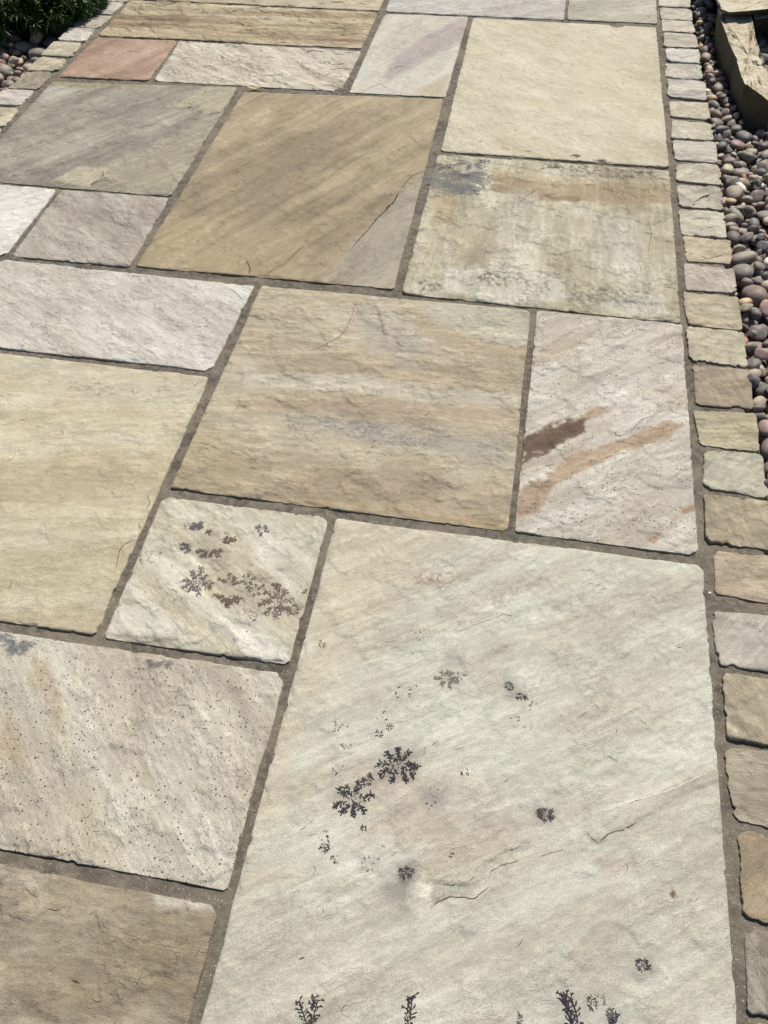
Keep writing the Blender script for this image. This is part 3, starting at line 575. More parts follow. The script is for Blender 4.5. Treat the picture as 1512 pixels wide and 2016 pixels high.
SETTS = [([(0.576, 2.2228), (0.6671, 2.2247), (0.667, 2.1355), (0.5764, 2.1372)], (200, 195, 178), 'pale grey kerb sett at the top of the right kerb row'),
 ([(0.5805, 2.1218), (0.6676, 2.1198), (0.666, 2.0348), (0.5793, 2.04)], (198, 190, 174), ''), ([(0.5804, 2.0287), (0.6671, 2.0274), (0.6716, 1.9504), (0.5807, 1.9507)], (202, 192, 168), ''),
 ([(0.5816, 1.9326), (0.6718, 1.9289), (0.6724, 1.8415), (0.5826, 1.841)], (201, 191, 170), ''),
 ([(0.5834, 1.824), (0.6742, 1.8247), (0.6716, 1.7349), (0.5847, 1.7438)], (205, 201, 196), 'white kerb sett, whitest of the upper right kerb row'),
 ([(0.5813, 1.7271), (0.674, 1.7288), (0.6741, 1.6437), (0.5797, 1.6475)], (200, 192, 178), ''),
 ([(0.5815, 1.623), (0.6768, 1.6227), (0.6728, 1.5187), (0.5806, 1.5302)], (202, 198, 190), 'whitish kerb sett with a broken lower right corner'),
 ([(0.5814, 1.4999), (0.677, 1.505), (0.6773, 1.4135), (0.5827, 1.4203)], (193, 182, 150), 'cream kerb sett with fine lengthways ledges'),
 ([(0.5882, 1.3993), (0.6783, 1.3922), (0.6762, 1.3086), (0.5818, 1.3064)], (200, 189, 162), ''), ([(0.5835, 1.2888), (0.6799, 1.2915), (0.6768, 1.1983), (0.5845, 1.2003)], (195, 186, 172), ''),
 ([(0.5871, 1.1792), (0.6793, 1.1845), (0.6788, 1.0998), (0.5849, 1.1049)], (198, 185, 158), ''),
 ([(0.5851, 1.0825), (0.6789, 1.0865), (0.6776, 0.9963), (0.5868, 0.9984)], (170, 164, 142), 'greenish grey kerb sett with a diagonal crack'),
 ([(0.5815, 0.9809), (0.6776, 0.9818), (0.6754, 0.8857), (0.5845, 0.8826)], (203, 194, 166), 'rough dimpled cream kerb sett'),
 ([(0.5883, 0.8734), (0.6818, 0.8732), (0.6781, 0.7909), (0.5903, 0.7892)], (192, 166, 126), 'golden kerb sett with flaked lower edge'),
 ([(0.5842, 0.7702), (0.6792, 0.7678), (0.6786, 0.69), (0.584, 0.6881)], (188, 170, 156), 'pink kerb sett in the right kerb row'),
 ([(0.5792, 0.6722), (0.6811, 0.6737), (0.6782, 0.5759), (0.5811, 0.5771)], (186, 166, 126), 'wide tan kerb sett just below the pink one'),
 ([(0.5811, 0.5585), (0.6777, 0.5606), (0.6782, 0.4655), (0.5802, 0.4721)], (202, 188, 150), 'heavily pitted pale yellow kerb sett'),
 ([(0.5835, 0.4498), (0.6797, 0.4531), (0.6783, 0.3564), (0.586, 0.3553)], (150, 122, 90), 'smooth dark brown kerb sett'),
 ([(0.5802, 0.3298), (0.6791, 0.3387), (0.6772, 0.2528), (0.5851, 0.2552)], (192, 175, 124), 'moss yellow rough kerb sett just below the brown one'),
 ([(0.5899, 0.2393), (0.68, 0.2404), (0.6793, 0.1509), (0.5862, 0.1568)], (188, 182, 156), 'smooth pale grey green kerb sett with a stepped right edge'),
 ([(0.5839, 0.1348), (0.6789, 0.1378), (0.6769, 0.0449), (0.582, 0.0469)], (170, 146, 108), 'brown grained kerb sett'),
 ([(0.591, 0.0239), (0.686, 0.0269), (0.684, -0.0528), (0.5885, -0.0508)], (182, 152, 116), 'orange tan kerb sett with a chipped top left corner'),
 ([(0.5819, -0.0828), (0.6769, -0.0798), (0.6749, -0.1679), (0.5821, -0.1659)], (182, 173, 162), 'pale mauve grey kerb sett'),
 ([(0.5893, -0.1875), (0.6843, -0.1845), (0.6823, -0.2769), (0.5881, -0.2749)], (176, 156, 118), ''),
 ([(0.5821, -0.2933), (0.6771, -0.2903), (0.6751, -0.3842), (0.5865, -0.3822)], (164, 150, 120), ''),
 ([(0.5903, -0.4), (0.6853, -0.397), (0.6833, -0.4926), (0.5894, -0.4906)], (166, 132, 88), 'plain orange brown kerb sett near the bottom'),
 ([(0.5887, -0.5099), (0.6837, -0.5069), (0.6817, -0.5896), (0.5849, -0.5876)], (122, 110, 96), 'dark grey kerb sett with a pale chipped rim'),
 ([(0.587, -0.601), (0.683, -0.601), (0.682, -0.691), (0.588, -0.691)], (170, 155, 130), ''), ([(0.587, -0.705), (0.683, -0.705), (0.682, -0.795), (0.588, -0.795)], (150, 140, 125), ''),
 ([(0.576, 2.325), (0.668, 2.325), (0.668, 2.235), (0.576, 2.235)], (198, 190, 172), ''), ([(0.576, 2.427), (0.668, 2.427), (0.668, 2.337), (0.576, 2.337)], (198, 190, 172), ''),
 ([(0.576, 2.529), (0.668, 2.529), (0.668, 2.439), (0.576, 2.439)], (198, 190, 172), ''), ([(-1.2467, 2.029), (-1.1358, 2.0283), (-1.1269, 1.9782), (-1.2263, 1.9755)], (196, 186, 166), ''),
 ([(-1.2204, 1.9655), (-1.1306, 1.9651), (-1.1394, 1.8779), (-1.22, 1.8767)], (208, 203, 190), ''), ([(-1.2267, 1.8639), (-1.1324, 1.8627), (-1.137, 1.776), (-1.2238, 1.7736)], (180, 167, 148), ''),
 ([(-1.2238, 1.7544), (-1.1413, 1.7602), (-1.1381, 1.6676), (-1.2226, 1.6685)], (214, 210, 202), 'white kerb sett half under the shadow of the shrub'),
 ([(-1.2305, 1.6602), (-1.1415, 1.6563), (-1.1361, 1.565), (-1.2307, 1.5675)], (201, 188, 152), ''),
 ([(-1.2277, 1.5505), (-1.1398, 1.5406), (-1.1402, 1.4668), (-1.228, 1.4659)], (196, 182, 138), 'yellow kerb sett with clipped corners beside the red slab'),
 ([(-1.2206, 1.4504), (-1.1479, 1.4561), (-1.1459, 1.3576), (-1.2298, 1.3501)], (150, 136, 106), 'dark olive brown kerb sett of the left row'),
 ([(-1.2357, 1.3401), (-1.1521, 1.3413), (-1.1554, 1.2626), (-1.2556, 1.2528)], (208, 194, 190), 'pale pink kerb sett of the left row'),
 ([(-1.232, 1.232), (-1.142, 1.232), (-1.142, 1.14), (-1.232, 1.14)], (208, 198, 154), 'yellow cracked kerb sett at the left edge of the picture'),
 ([(-1.232, 1.128), (-1.142, 1.128), (-1.142, 1.036), (-1.232, 1.036)], (190, 176, 150), ''), ([(-1.232, 1.024), (-1.142, 1.024), (-1.142, 0.932), (-1.232, 0.932)], (180, 160, 130), ''),
 ([(-1.232, 0.92), (-1.142, 0.92), (-1.142, 0.828), (-1.232, 0.828)], (200, 190, 170), ''), ([(-1.232, 0.816), (-1.142, 0.816), (-1.142, 0.724), (-1.232, 0.724)], (170, 160, 140), ''),
 ([(-1.232, 0.712), (-1.142, 0.712), (-1.142, 0.62), (-1.232, 0.62)], (195, 185, 160), ''), ([(-1.232, 0.608), (-1.142, 0.608), (-1.142, 0.516), (-1.232, 0.516)], (195, 185, 160), ''),
 ([(-1.232, 0.504), (-1.142, 0.504), (-1.142, 0.412), (-1.232, 0.412)], (195, 185, 160), '')]
LEAF = (-0.538, 1.4309)
GRIT = (0.5784, -0.0507)

# ---------------------------------------------------------------- helpers
def lin(c):
    c = np.asarray(c, float) / 255.0
    return np.where(c <= 0.04045, c / 12.92, ((c + 0.055) / 1.055) ** 2.4)
SAT = 0.69
ALB = 0.80          # seen colour -> base colour
def alb(c): return tuple(float(v) for v in lin(c) * ALB)

def _h(ix, iy, s):
    n = (ix * 374761393 + iy * 668265263 + s * 1274126177) & 0xFFFFFFFF
    n = ((n ^ (n >> 13)) * 1274126177) & 0xFFFFFFFF
    n = (n ^ (n >> 16)) & 0xFFFFFF
    return n / float(0xFFFFFF)
def vn(x, y, s=0):
    x = np.asarray(x, float); y = np.asarray(y, float)
    fx = np.floor(x); fy = np.floor(y); ix = fx.astype(np.int64) + 100000; iy = fy.astype(np.int64) + 100000
    u = x - fx; v = y - fy; u = u * u * u * (u * (6 * u - 15) + 10); v = v * v * v * (v * (6 * v - 15) + 10)
    a = _h(ix, iy, s); b = _h(ix + 1, iy, s); c = _h(ix, iy + 1, s); d = _h(ix + 1, iy + 1, s)
    return (a * (1 - u) + b * u) * (1 - v) + (c * (1 - u) + d * u) * v
def fbm(x, y, s=0, o=4, g=0.5):
    t = 0; a = 1; n = 0
    for k in range(o):
        ca, sa = math.cos(k * 1.1), math.sin(k * 1.1)
        t = t + a * vn((x * ca - y * sa) * 2 ** k + 13.7 * k, (x * sa + y * ca) * 2 ** k + 5.3 * k, s + 31 * k); n += a; a *= g
    return t / n
def ss(a, b, x):
    t = np.clip((x - a) / (b - a), 0, 1); return t * t * (3 - 2 * t)
def sdf(P, x, y):
    P = np.asarray(P); n = len(P); d = np.full(x.shape, 1e9); ins = np.zeros(x.shape, bool)
    for i in range(n):
        ax, ay = P[i]; bx, by = P[(i + 1) % n]; ex, ey = bx - ax, by - ay
        t = np.clip(((x - ax) * ex + (y - ay) * ey) / (ex * ex + ey * ey + 1e-12), 0, 1)
        d = np.minimum(d, (x - ax - t * ex) ** 2 + (y - ay - t * ey) ** 2)
        if ey != 0:
            c = ((ay > y) != (by > y)) & (x < (bx - ax) * (y - ay) / ey + ax); ins ^= c
    d = np.sqrt(d); return np.where(ins, -d, d)

def mesh_obj(name, V, F, mat=None, parent=None, loc=(0, 0, 0), col=None, smooth=True, kind=None):
    me = bpy.data.meshes.new(name); V = np.asarray(V, np.float32) - np.asarray(loc, np.float32)
    F = np.asarray(F, np.int32); k = F.shape[1]
    me.vertices.add(len(V)); me.vertices.foreach_set('co', V.ravel())
    me.loops.add(F.size); me.loops.foreach_set('vertex_index', F.ravel())
    me.polygons.add(len(F)); me.polygons.foreach_set('loop_start', np.arange(0, F.size, k, dtype=np.int32))
    me.polygons.foreach_set('loop_total', np.full(len(F), k, np.int32))
    me.polygons.foreach_set('use_smooth', np.full(len(F), smooth))
    if col is not None:
        a = me.color_attributes.new('Col', 'FLOAT_COLOR', 'POINT'); c = np.ones((len(V), 4), np.float32); c[:, :3] = col
        a.data.foreach_set('color', c.ravel())
    me.update(calc_edges=True); me.validate()
    o = bpy.data.objects.new(name, me); COL.objects.link(o); o.location = loc
    if mat: me.materials.append(mat)
    if parent is not None:
        o.parent = parent; o.location = Vector(loc) - Vector(parent['_w'])
    o['_w'] = tuple(loc)
    if kind: o['kind'] = kind
    return o

class NT:
    def __init__(s, name):
        s.m = bpy.data.materials.new(name); s.m.use_nodes = True; s.t = s.m.node_tree; s.n = s.t.nodes; s.l = s.t.links
        s.b = s.n['Principled BSDF']
    def add(s, typ, ins=None, **k):
        n = s.n.new(typ)
        for a, v in k.items(): setattr(n, a, v)
        for a, v in (ins or {}).items():
            if isinstance(v, bpy.types.NodeSocket): s.l.new(v, n.inputs[a])
            else: n.inputs[a].default_value = v
        return n
    def math(s, op, a, b=None, c=None, clamp=False):
        n = s.n.new('ShaderNodeMath'); n.operation = op; n.use_clamp = clamp
        for i, v in enumerate((a, b, c)):
            if v is None: continue
            if isinstance(v, bpy.types.NodeSocket): s.l.new(v, n.inputs[i])
            else: n.inputs[i].default_value = v
        return n.outputs[0]
    def ramp(s, fac, lo, hi, a=0.0, b=1.0):
        n = s.n.new('ShaderNodeMapRange'); n.interpolation_type = 'SMOOTHSTEP'
        s.l.new(fac, n.inputs[0]); n.inputs[1].default_value = lo; n.inputs[2].default_value = hi; n.inputs[3].default_value = a; n.inputs[4].default_value = b
        return n.outputs[0]
    def noise(s, vec, scale, detail=4, rough=.55, dist=0.0):
        n = s.add('ShaderNodeTexNoise', {'Scale': scale, 'Detail': detail, 'Roughness': rough, 'Distortion': dist}); s.l.new(vec, n.inputs['Vector']); return n.outputs['Fac']
    def mulcol(s, col, fac):
        n = s.n.new('ShaderNodeVectorMath'); n.operation = 'SCALE'; s.l.new(col, n.inputs[0]); s.l.new(fac, n.inputs['Scale']); return n.outputs[0]
    def mix(s, fac, a, b):
        n = s.n.new('ShaderNodeMix'); n.data_type = 'RGBA'
        for i, v in ((0, fac), (6, a), (7, b)):
            if isinstance(v, bpy.types.NodeSocket): s.l.new(v, n.inputs[i])
            else: n.inputs[i].default_value = v if not isinstance(v, tuple) else (*v[:3], 1)
        return n.outputs[2]

def stone_mat(name, ang=0.0, mott=.5, pits=0.0, bump=1.0, flake=1.0, grain=1.0, streak=1.0):
    t = NT(name)
    pos = t.add('ShaderNodeNewGeometry').outputs['Position']
    mp = t.add('ShaderNodeMapping', {'Rotation': (0, 0, -ang)}); t.l.new(pos, mp.inputs['Vector'])
    st = t.add('ShaderNodeMapping', {'Scale': (.42, 1, 1)}); t.l.new(mp.outputs[0], st.inputs['Vector']); sv = st.outputs[0]
    col = t.add('ShaderNodeAttribute', attribute_name='Col').outputs['Color']
    g1 = t.noise(pos, 480, 4, .75); g2 = t.noise(sv, 130, 8, .72); g3 = t.noise(sv, 34, 8, .66); g4 = t.noise(pos, 9, 3)
    v = t.ramp(g1, .32, .68, 1 - .20 * grain, 1 + .15 * grain)
    v = t.math('MULTIPLY', v, t.ramp(g2, .36, .64, 1 - .11 * grain, 1 + .08 * grain))
    v = t.math('MULTIPLY', v, t.ramp(g3, .3, .7, 1 - .10 * mott, 1 + .07 * mott))
    c = t.mulcol(col, v)
    # fine bedding streaks, and thin paler layers where a flake has come away
    lg = t.add('ShaderNodeMapping', {'Scale': (.14, 1, 1)}); t.l.new(mp.outputs[0], lg.inputs['Vector'])
    s1 = t.noise(lg.outputs[0], 70, 6, .62, .3); s2 = t.noise(lg.outputs[0], 24, 6, .6, .5)
    c = t.mulcol(c, t.ramp(s1, .36, .64, 1 - .085 * streak, 1 + .07 * streak)); c = t.mulcol(c, t.ramp(s2, .38, .62, 1 - .07 * streak, 1 + .06 * streak))
    # iron / grey tint drifting through the stone
    tint = t.ramp(t.noise(sv, 20, 5, .6, .4), .52, .72)
    c = t.mix(t.math('MULTIPLY', tint, .22 * mott), c, alb((170, 148, 118)))
    # fine dark mineral flecks
    fl = t.ramp(t.noise(sv, 320, 2, .6), .66, .74)
    flm = t.ramp(t.noise(pos, 26, 3), .42, .62)
    c = t.mix(t.math('MULTIPLY', t.math('MULTIPLY', fl, flm), .5 * mott), c, alb((112, 100, 84)))
    # stepped flakes of the riven face: relief, layer tints and darkened lips
    fn = t.noise(sv, 46, 5, .55, .35)
    stp = t.math('MULTIPLY', fn, 11.0); fr = t.math('FRACT', stp); flo = t.math('FLOOR', stp)
    edge = t.ramp(fr, .86, 1.0); stair = t.math('ADD', flo, edge)
    msk = t.ramp(t.noise(pos, 13, 3), .46, .60)
    lay = t.add('ShaderNodeTexWhiteNoise', noise_dimensions='1D'); t.l.new(flo, lay.inputs['W'])
    c = t.mulcol(c, t.ramp(t.math('MULTIPLY', t.math('SUBTRACT', lay.outputs['Value'], .5), msk), -.5, .5, 1 - .07 * min(flake, 1.6), 1 + .07 * min(flake, 1.6)))
    lip = t.math('MULTIPLY', t.math('MULTIPLY', t.ramp(fr, .90, .96), t.ramp(fr, 1.0, .965)), msk)
    c = t.mulcol(c, t.ramp(t.math('MULTIPLY', lip, t.ramp(t.noise(pos, 60, 2), .45, .6)), 0, 1, 1, 1 - .22 * min(flake, 1.5)))
    hgt = t.math('MULTIPLY', t.math('MULTIPLY', stair, msk), .00042 * flake)
    hgt = t.math('ADD', hgt, t.math('MULTIPLY', g1, .0009 * bump))
    hgt = t.math('ADD', hgt, t.math('MULTIPLY', g2, .0019 * bump))
    hgt = t.math('ADD', hgt, t.math('MULTIPLY', t.math('MULTIPLY', g3, t.ramp(t.noise(pos, 7, 2), .4, .62, .35, 1.2)), .0030 * bump))
    if pits > 0:
        vo = t.add('ShaderNodeTexVoronoi', {'Scale': 150.0, 'Randomness': 1.0}, voronoi_dimensions='2D'); t.l.new(pos, vo.inputs['Vector'])
        sep = t.add('ShaderNodeSeparateColor'); t.l.new(vo.outputs['Color'], sep.inputs[0])
        dens = t.math('ADD', t.ramp(t.noise(pos, 26, 3), .35, .65, -.30, .25), .48 * pits)
        gate = t.math('LESS_THAN', sep.outputs[0], dens)
        rad = t.math('MULTIPLY_ADD', t.math('POWER', sep.outputs[1], 2.5), .13, .075)
        pit = t.math('MULTIPLY', t.math('LESS_THAN', vo.outputs['Distance'], rad), gate)
        c = t.mix(t.math('MULTIPLY', pit, .85), c, (.035, .030, .026))
        hgt = t.math('SUBTRACT', hgt, t.math('MULTIPLY', pit, .0006))
    bm = t.add('ShaderNodeBump', {'Strength': 1.0, 'Distance': 1.0}); t.l.new(hgt, bm.inputs['Height'])
    t.l.new(bm.outputs[0], t.b.inputs['Normal']); t.l.new(c, t.b.inputs['Base Color'])
    t.l.new(t.ramp(g3, .3, .7, .62, .82), t.b.inputs['Roughness']); t.b.inputs['Specular IOR Level'].default_value = .35
    return t.m

def plain(name, rgb, rough=.8, spec=.3, bump=0, bscale=300, var=0.0):
    t = NT(name); pos = t.add('ShaderNodeNewGeometry').outputs['Position']
    t.b.inputs['Roughness'].default_value = rough; t.b.inputs['Specular IOR Level'].default_value = spec
    n = t.noise(pos, bscale, 4, .6)
    c = t.add('ShaderNodeRGB'); c.outputs[0].default_value = (*rgb, 1)
    t.l.new(t.mulcol(c.outputs[0], t.ramp(n, .3, .7, 1 - var, 1 + var)), t.b.inputs['Base Color'])
    if bump:
        b = t.add('ShaderNodeBump', {'Strength': 1.0, 'Distance': 1.0}); t.l.new(t.math('MULTIPLY', n, bump), b.inputs['Height']); t.l.new(b.outputs[0], t.b.inputs['Normal'])
    return t.m

# ---------------------------------------------------------------- ground
def sheet(name, x0, x1, y0, y1, z, mat, n=1):
    xs = np.linspace(x0, x1, n + 1); ys = np.linspace(y0, y1, n + 1); X, Y = np.meshgrid(xs, ys)
    V = np.c_[X.ravel(), Y.ravel(), np.full(X.size, z)]; i = np.arange((n + 1) ** 2).reshape(n + 1, n + 1)
    F = np.c_[i[:-1, :-1].ravel(), i[:-1, 1:].ravel(), i[1:, 1:].ravel(), i[1:, :-1].ravel()]
    return mesh_obj(name, V, F, mat, kind='structure')
soil = plain('dark_soil', (.045, .036, .028), .95, .1, .004, 60, .35)
sheet('ground', -60, 60, -60, 60, -0.062, soil)

# ---------------------------------------------------------------- pavement: the mortar bed, then the slabs and setts laid in it
mt = NT('mortar'); pos = mt.add('ShaderNodeNewGeometry').outputs['Position']
a = mt.noise(pos, 900, 3, .7); b_ = mt.noise(pos, 90, 5, .6); c_ = mt.noise(pos, 9, 3)
cc = mt.mix(mt.ramp(b_, .35, .68), alb((100, 94, 87)), alb((134, 127, 116)))
cc = mt.mix(mt.ramp(c_, .4, .62, 0, .6), cc, alb((150, 141, 126)))
cc = mt.mix(mt.ramp(mt.noise(pos, 30, 4), .52, .68, 0, .5), cc, alb((84, 78, 70)))
cc = mt.mulcol(cc, mt.ramp(a, .28, .72, .66, 1.25))
vo = mt.add('ShaderNodeTexVoronoi', {'Scale': 420.0}); mt.l.new(pos, vo.inputs['Vector'])
sp = mt.add('ShaderNodeSeparateColor'); mt.l.new(vo.outputs['Color'], sp.inputs[0])
cc = mt.mix(mt.math('MULTIPLY', mt.math('LESS_THAN', vo.outputs['Distance'], .32), mt.math('GREATER_THAN', sp.outputs[0], .90)), cc, alb((190, 182, 166)))
mt.l.new(cc, mt.b.inputs['Base Color']); mt.b.inputs['Roughness'].default_value = .92; mt.b.inputs['Specular IOR Level'].default_value = .2
hh = mt.math('ADD', mt.math('MULTIPLY', a, .0012), mt.math('MULTIPLY', b_, .0035))
bm = mt.add('ShaderNodeBump', {'Strength': 1.0, 'Distance': 1.0}); mt.l.new(hh, bm.inputs['Height']); mt.l.new(bm.outputs[0], mt.b.inputs['Normal'])

def quad_inside(q, X, Y, inset):
    q = np.asarray(q); m = np.ones(X.shape, bool); c = q.mean(0)
    for i in range(4):
        a, b = q[i], q[(i + 1) % 4]; e = b - a; n = np.array([-e[1], e[0]]); n = n / np.linalg.norm(n)
        if (c - a) @ n < 0: n = -n
        m &= ((X - a[0]) * n[0] + (Y - a[1]) * n[1]) > inset
    return m
st = .004
xs = np.arange(-1.236, .6795, st); ys = np.arange(-.9, 2.56, st); X, Y = np.meshgrid(xs, ys)
XC = (X[:-1, :-1] + X[1:, 1:]) / 2; YC = (Y[:-1, :-1] + Y[1:, 1:]) / 2; keep = np.ones(XC.shape, bool)
for s in SLABS.values(): keep &= ~quad_inside(s['q'], XC, YC, .014)
for q, _, _ in SETTS: keep &= ~quad_inside(q, XC, YC, .012)
# only the strip between slabs and outer sett faces
Z = -.0038 + .0050 * (fbm(X / .05, Y / .05, 5, 3) - .5) + .0022 * (fbm(X / .012, Y / .012, 9, 3) - .5)
Z = Z - .020 * ss(.664, .679, X) - .02 * ss(-1.222, -1.236, X)
I = np.arange(X.size).reshape(X.shape)
F = np.stack([I[:-1, :-1], I[:-1, 1:], I[1:, 1:], I[1:, :-1]], -1)[keep]
used, inv = np.unique(F.ravel(), return_inverse=True)
V = np.c_[X.ravel(), Y.ravel(), Z.ravel()][used]
pave = mesh_obj('pavement', V, inv.reshape(-1, 4), mt.m, kind='structure')

def line_ribbon(pts, w, zf, off=.0004):
    V = []; F = []
    P = [np.array(p) for p in pts]; out = []
    for a, b in zip(P[:-1], P[1:]):
        L = np.linalg.norm(b - a); n = max(1, int(L / .004))
        for k in range(n): out.append(a + (b - a) * k / n)
    out.append(P[-1]); out = np.array(out); n = len(out)
    if n < 3: out = np.array([P[0], (P[0] + P[-1]) / 2, P[-1]]); n = 3
    T = np.gradient(out, axis=0); T /= np.linalg.norm(T, axis=1)[:, None] + 1e-9; N = np.c_[-T[:, 1], T[:, 0]]
    r = np.random.RandomState(int(abs(out[0, 0] * 9999)) % 9999)
    out = out + N * (r.rand(n, 1) - .5) * .0012
    s = np.linspace(0, 1, n); wd = w * np.clip(np.minimum(s, 1 - s) * 5 + .25, 0, 1) * (.6 + .7 * r.rand(n))
    A = out + N * wd[:, None] / 2; B = out - N * wd[:, None] / 2
    V = np.concatenate([A, B]); z = zf(V[:, 0], V[:, 1]) + off
    F = [(i, i + 1, n + i + 1, n + i) for i in range(n - 1)]
    return np.c_[V, z], F

def dendrite(c, R, style, seed, a0, a1, n):
    """fern-like mineral growth: list of tapered strokes (p0, p1, w0, w1)"""
    r = random.Random(seed); S = []
    def blob(x, y, s):
        a = r.random() * 6.28
        S.append((x - math.cos(a) * s, y - math.sin(a) * s, x + math.cos(a) * s, y + math.sin(a) * s, s * .9, s * .9))
    def arm(x, y, ang, L, w, dep, gap):
        step = max(.0013, L / 9); k = max(2, int(L / step)); side = r.choice((-1, 1))
        for i in range(k):
            f = i / k; ang += r.uniform(-.22, .22)
            x2 = x + math.cos(ang) * step; y2 = y + math.sin(ang) * step
            ww = w * (.55 + .65 * f) if style in ('fern', 'plume') else w * (1 - .55 * f)
            if r.random() > gap: S.append((x, y, x2, y2, ww, ww * .9))
            if dep > 0 and i >= 1:
                nb = 2 if r.random() < .6 else 1
                for _ in range(nb):
                    side = -side
                    arm(x2, y2, ang + side * r.uniform(.6, 1.05), L * (r.uniform(.10, .20) if style == 'plume' else r.uniform(.13, .30) if style != 'fan' else r.uniform(.22, .42)) * (1.15 - .6 * abs(f - .55)), w * .85, dep - 1, gap * .6)
            x, y = x2, y2
        if style in ('fern', 'plume'): blob(x, y, w * r.uniform(.6, 1.25))
    R = R * 1.04; w = max(.0009, R * (.040 if style == 'plume' else .062 if R > .02 else .075))
    if style == 'dots':
        for _ in range(n):
            a = math.radians(r.uniform(a0, a1)); d = R * math.sqrt(r.random())
            x, y = c[0] + math.cos(a) * d, c[1] + math.sin(a) * d; q = r.uniform(.0008, .0022)
            for _ in range(r.choice((1, 2, 3, 4))): blob(x + r.uniform(-q, q), y + r.uniform(-q, q), q * r.uniform(.35, .7))
    elif style == 'blob':
        for _ in range(n * 3): blob(c[0] + r.uniform(-.5, .5) * R, c[1] + r.uniform(-.5, .5) * R, R * r.uniform(.15, .35))
    else:
        if style == 'fan': n = int(n * 1.5)
        for i in range(n):
            a = math.radians(a0 + (a1 - a0) * (i + .5) / n + r.uniform(-9, 9) * (.5 if style == 'fan' else 1))
            if style == 'fern':
                s0 = R * r.uniform(0, .2); L = R * r.uniform(.6, 1.0) - s0
                arm(c[0] + math.cos(a) * s0, c[1] + math.sin(a) * s0, a, L, w, 1, .32)
            elif style == 'plume':
                arm(c[0], c[1], a, R * r.uniform(.8, 1.05), w * 1.0, 1, .05)
            else:
                s0 = R * r.uniform(.08, .3); arm(c[0] + math.cos(a) * s0, c[1] + math.sin(a) * s0, a, R * r.uniform(.75, 1.05) - s0, max(.0005, R * .021), 1, .06)
    return S
def strokes_mesh(S, zf, off=.0004):
    V = []; F = []
    for (x0, y0, x1, y1, w0, w1) in S:
        dx, dy = x1 - x0, y1 - y0; L = math.hypot(dx, dy) + 1e-9; tx, ty = dx / L, dy / L; nx, ny = -ty, tx; b = len(V)
        V += [(x0 - tx * w0 * .4, y0 - ty * w0 * .4), (x0 + nx * w0 * .5, y0 + ny * w0 * .5), (x1 + nx * w1 * .5, y1 + ny * w1 * .5),
              (x1 + tx * w1 * .4, y1 + ty * w1 * .4), (x1 - nx * w1 * .5, y1 - ny * w1 * .5), (x0 - nx * w0 * .5, y0 - ny * w0 * .5)]
        F += [(b, b + 5, b + 2, b + 1), (b + 5, b + 4, b + 3, b + 2)]
    V = np.array(V); j = np.random.RandomState(3).rand(len(V)) * .00012
    return np.c_[V, zf(V[:, 0], V[:, 1]) + off + j], F

mark_mats = {}
def mark_mat(c):
    if c not in mark_mats: mark_mats[c] = plain('mineral_mark', alb(c), .75, .3, .0003, 700, .25)
    return mark_mats[c]
crack_mat = plain('crack_shade', alb((84, 70, 54)), .9, .1, .0003, 500, .3)  # dark brown ribbons: the shade inside cracks and under ledges, painted as colour

def expand(q, k):
    c = (sum(p[0] for p in q) / 4, sum(p[1] for p in q) / 4)
    return [(p[0] + math.copysign(k, p[0] - c[0]), p[1] + math.copysign(k, p[1] - c[1])) for p in q]
flake_mat = plain('flake_edge_shade', alb((118, 102, 82)), .9, .1, .0003, 500, .3)  # lighter crack brown: shade along small flake edges, drawn as dark lines
def q_area(q):
    q = np.asarray(q); return float(np.linalg.norm(q[1] - q[0]) * np.linalg.norm(q[3] - q[0]))
def side_dirs(q):
    q = np.asarray(q); c = q.mean(0); out = []
    for i in range(4):
        a, b = q[i], q[(i + 1) % 4]; e = b - a; n = np.array([-e[1], e[0]]) / np.linalg.norm(e)
        if (c - a) @ n < 0: n = -n
        out.append((a, n, np.linalg.norm(e), e / np.linalg.norm(e)))
    return out

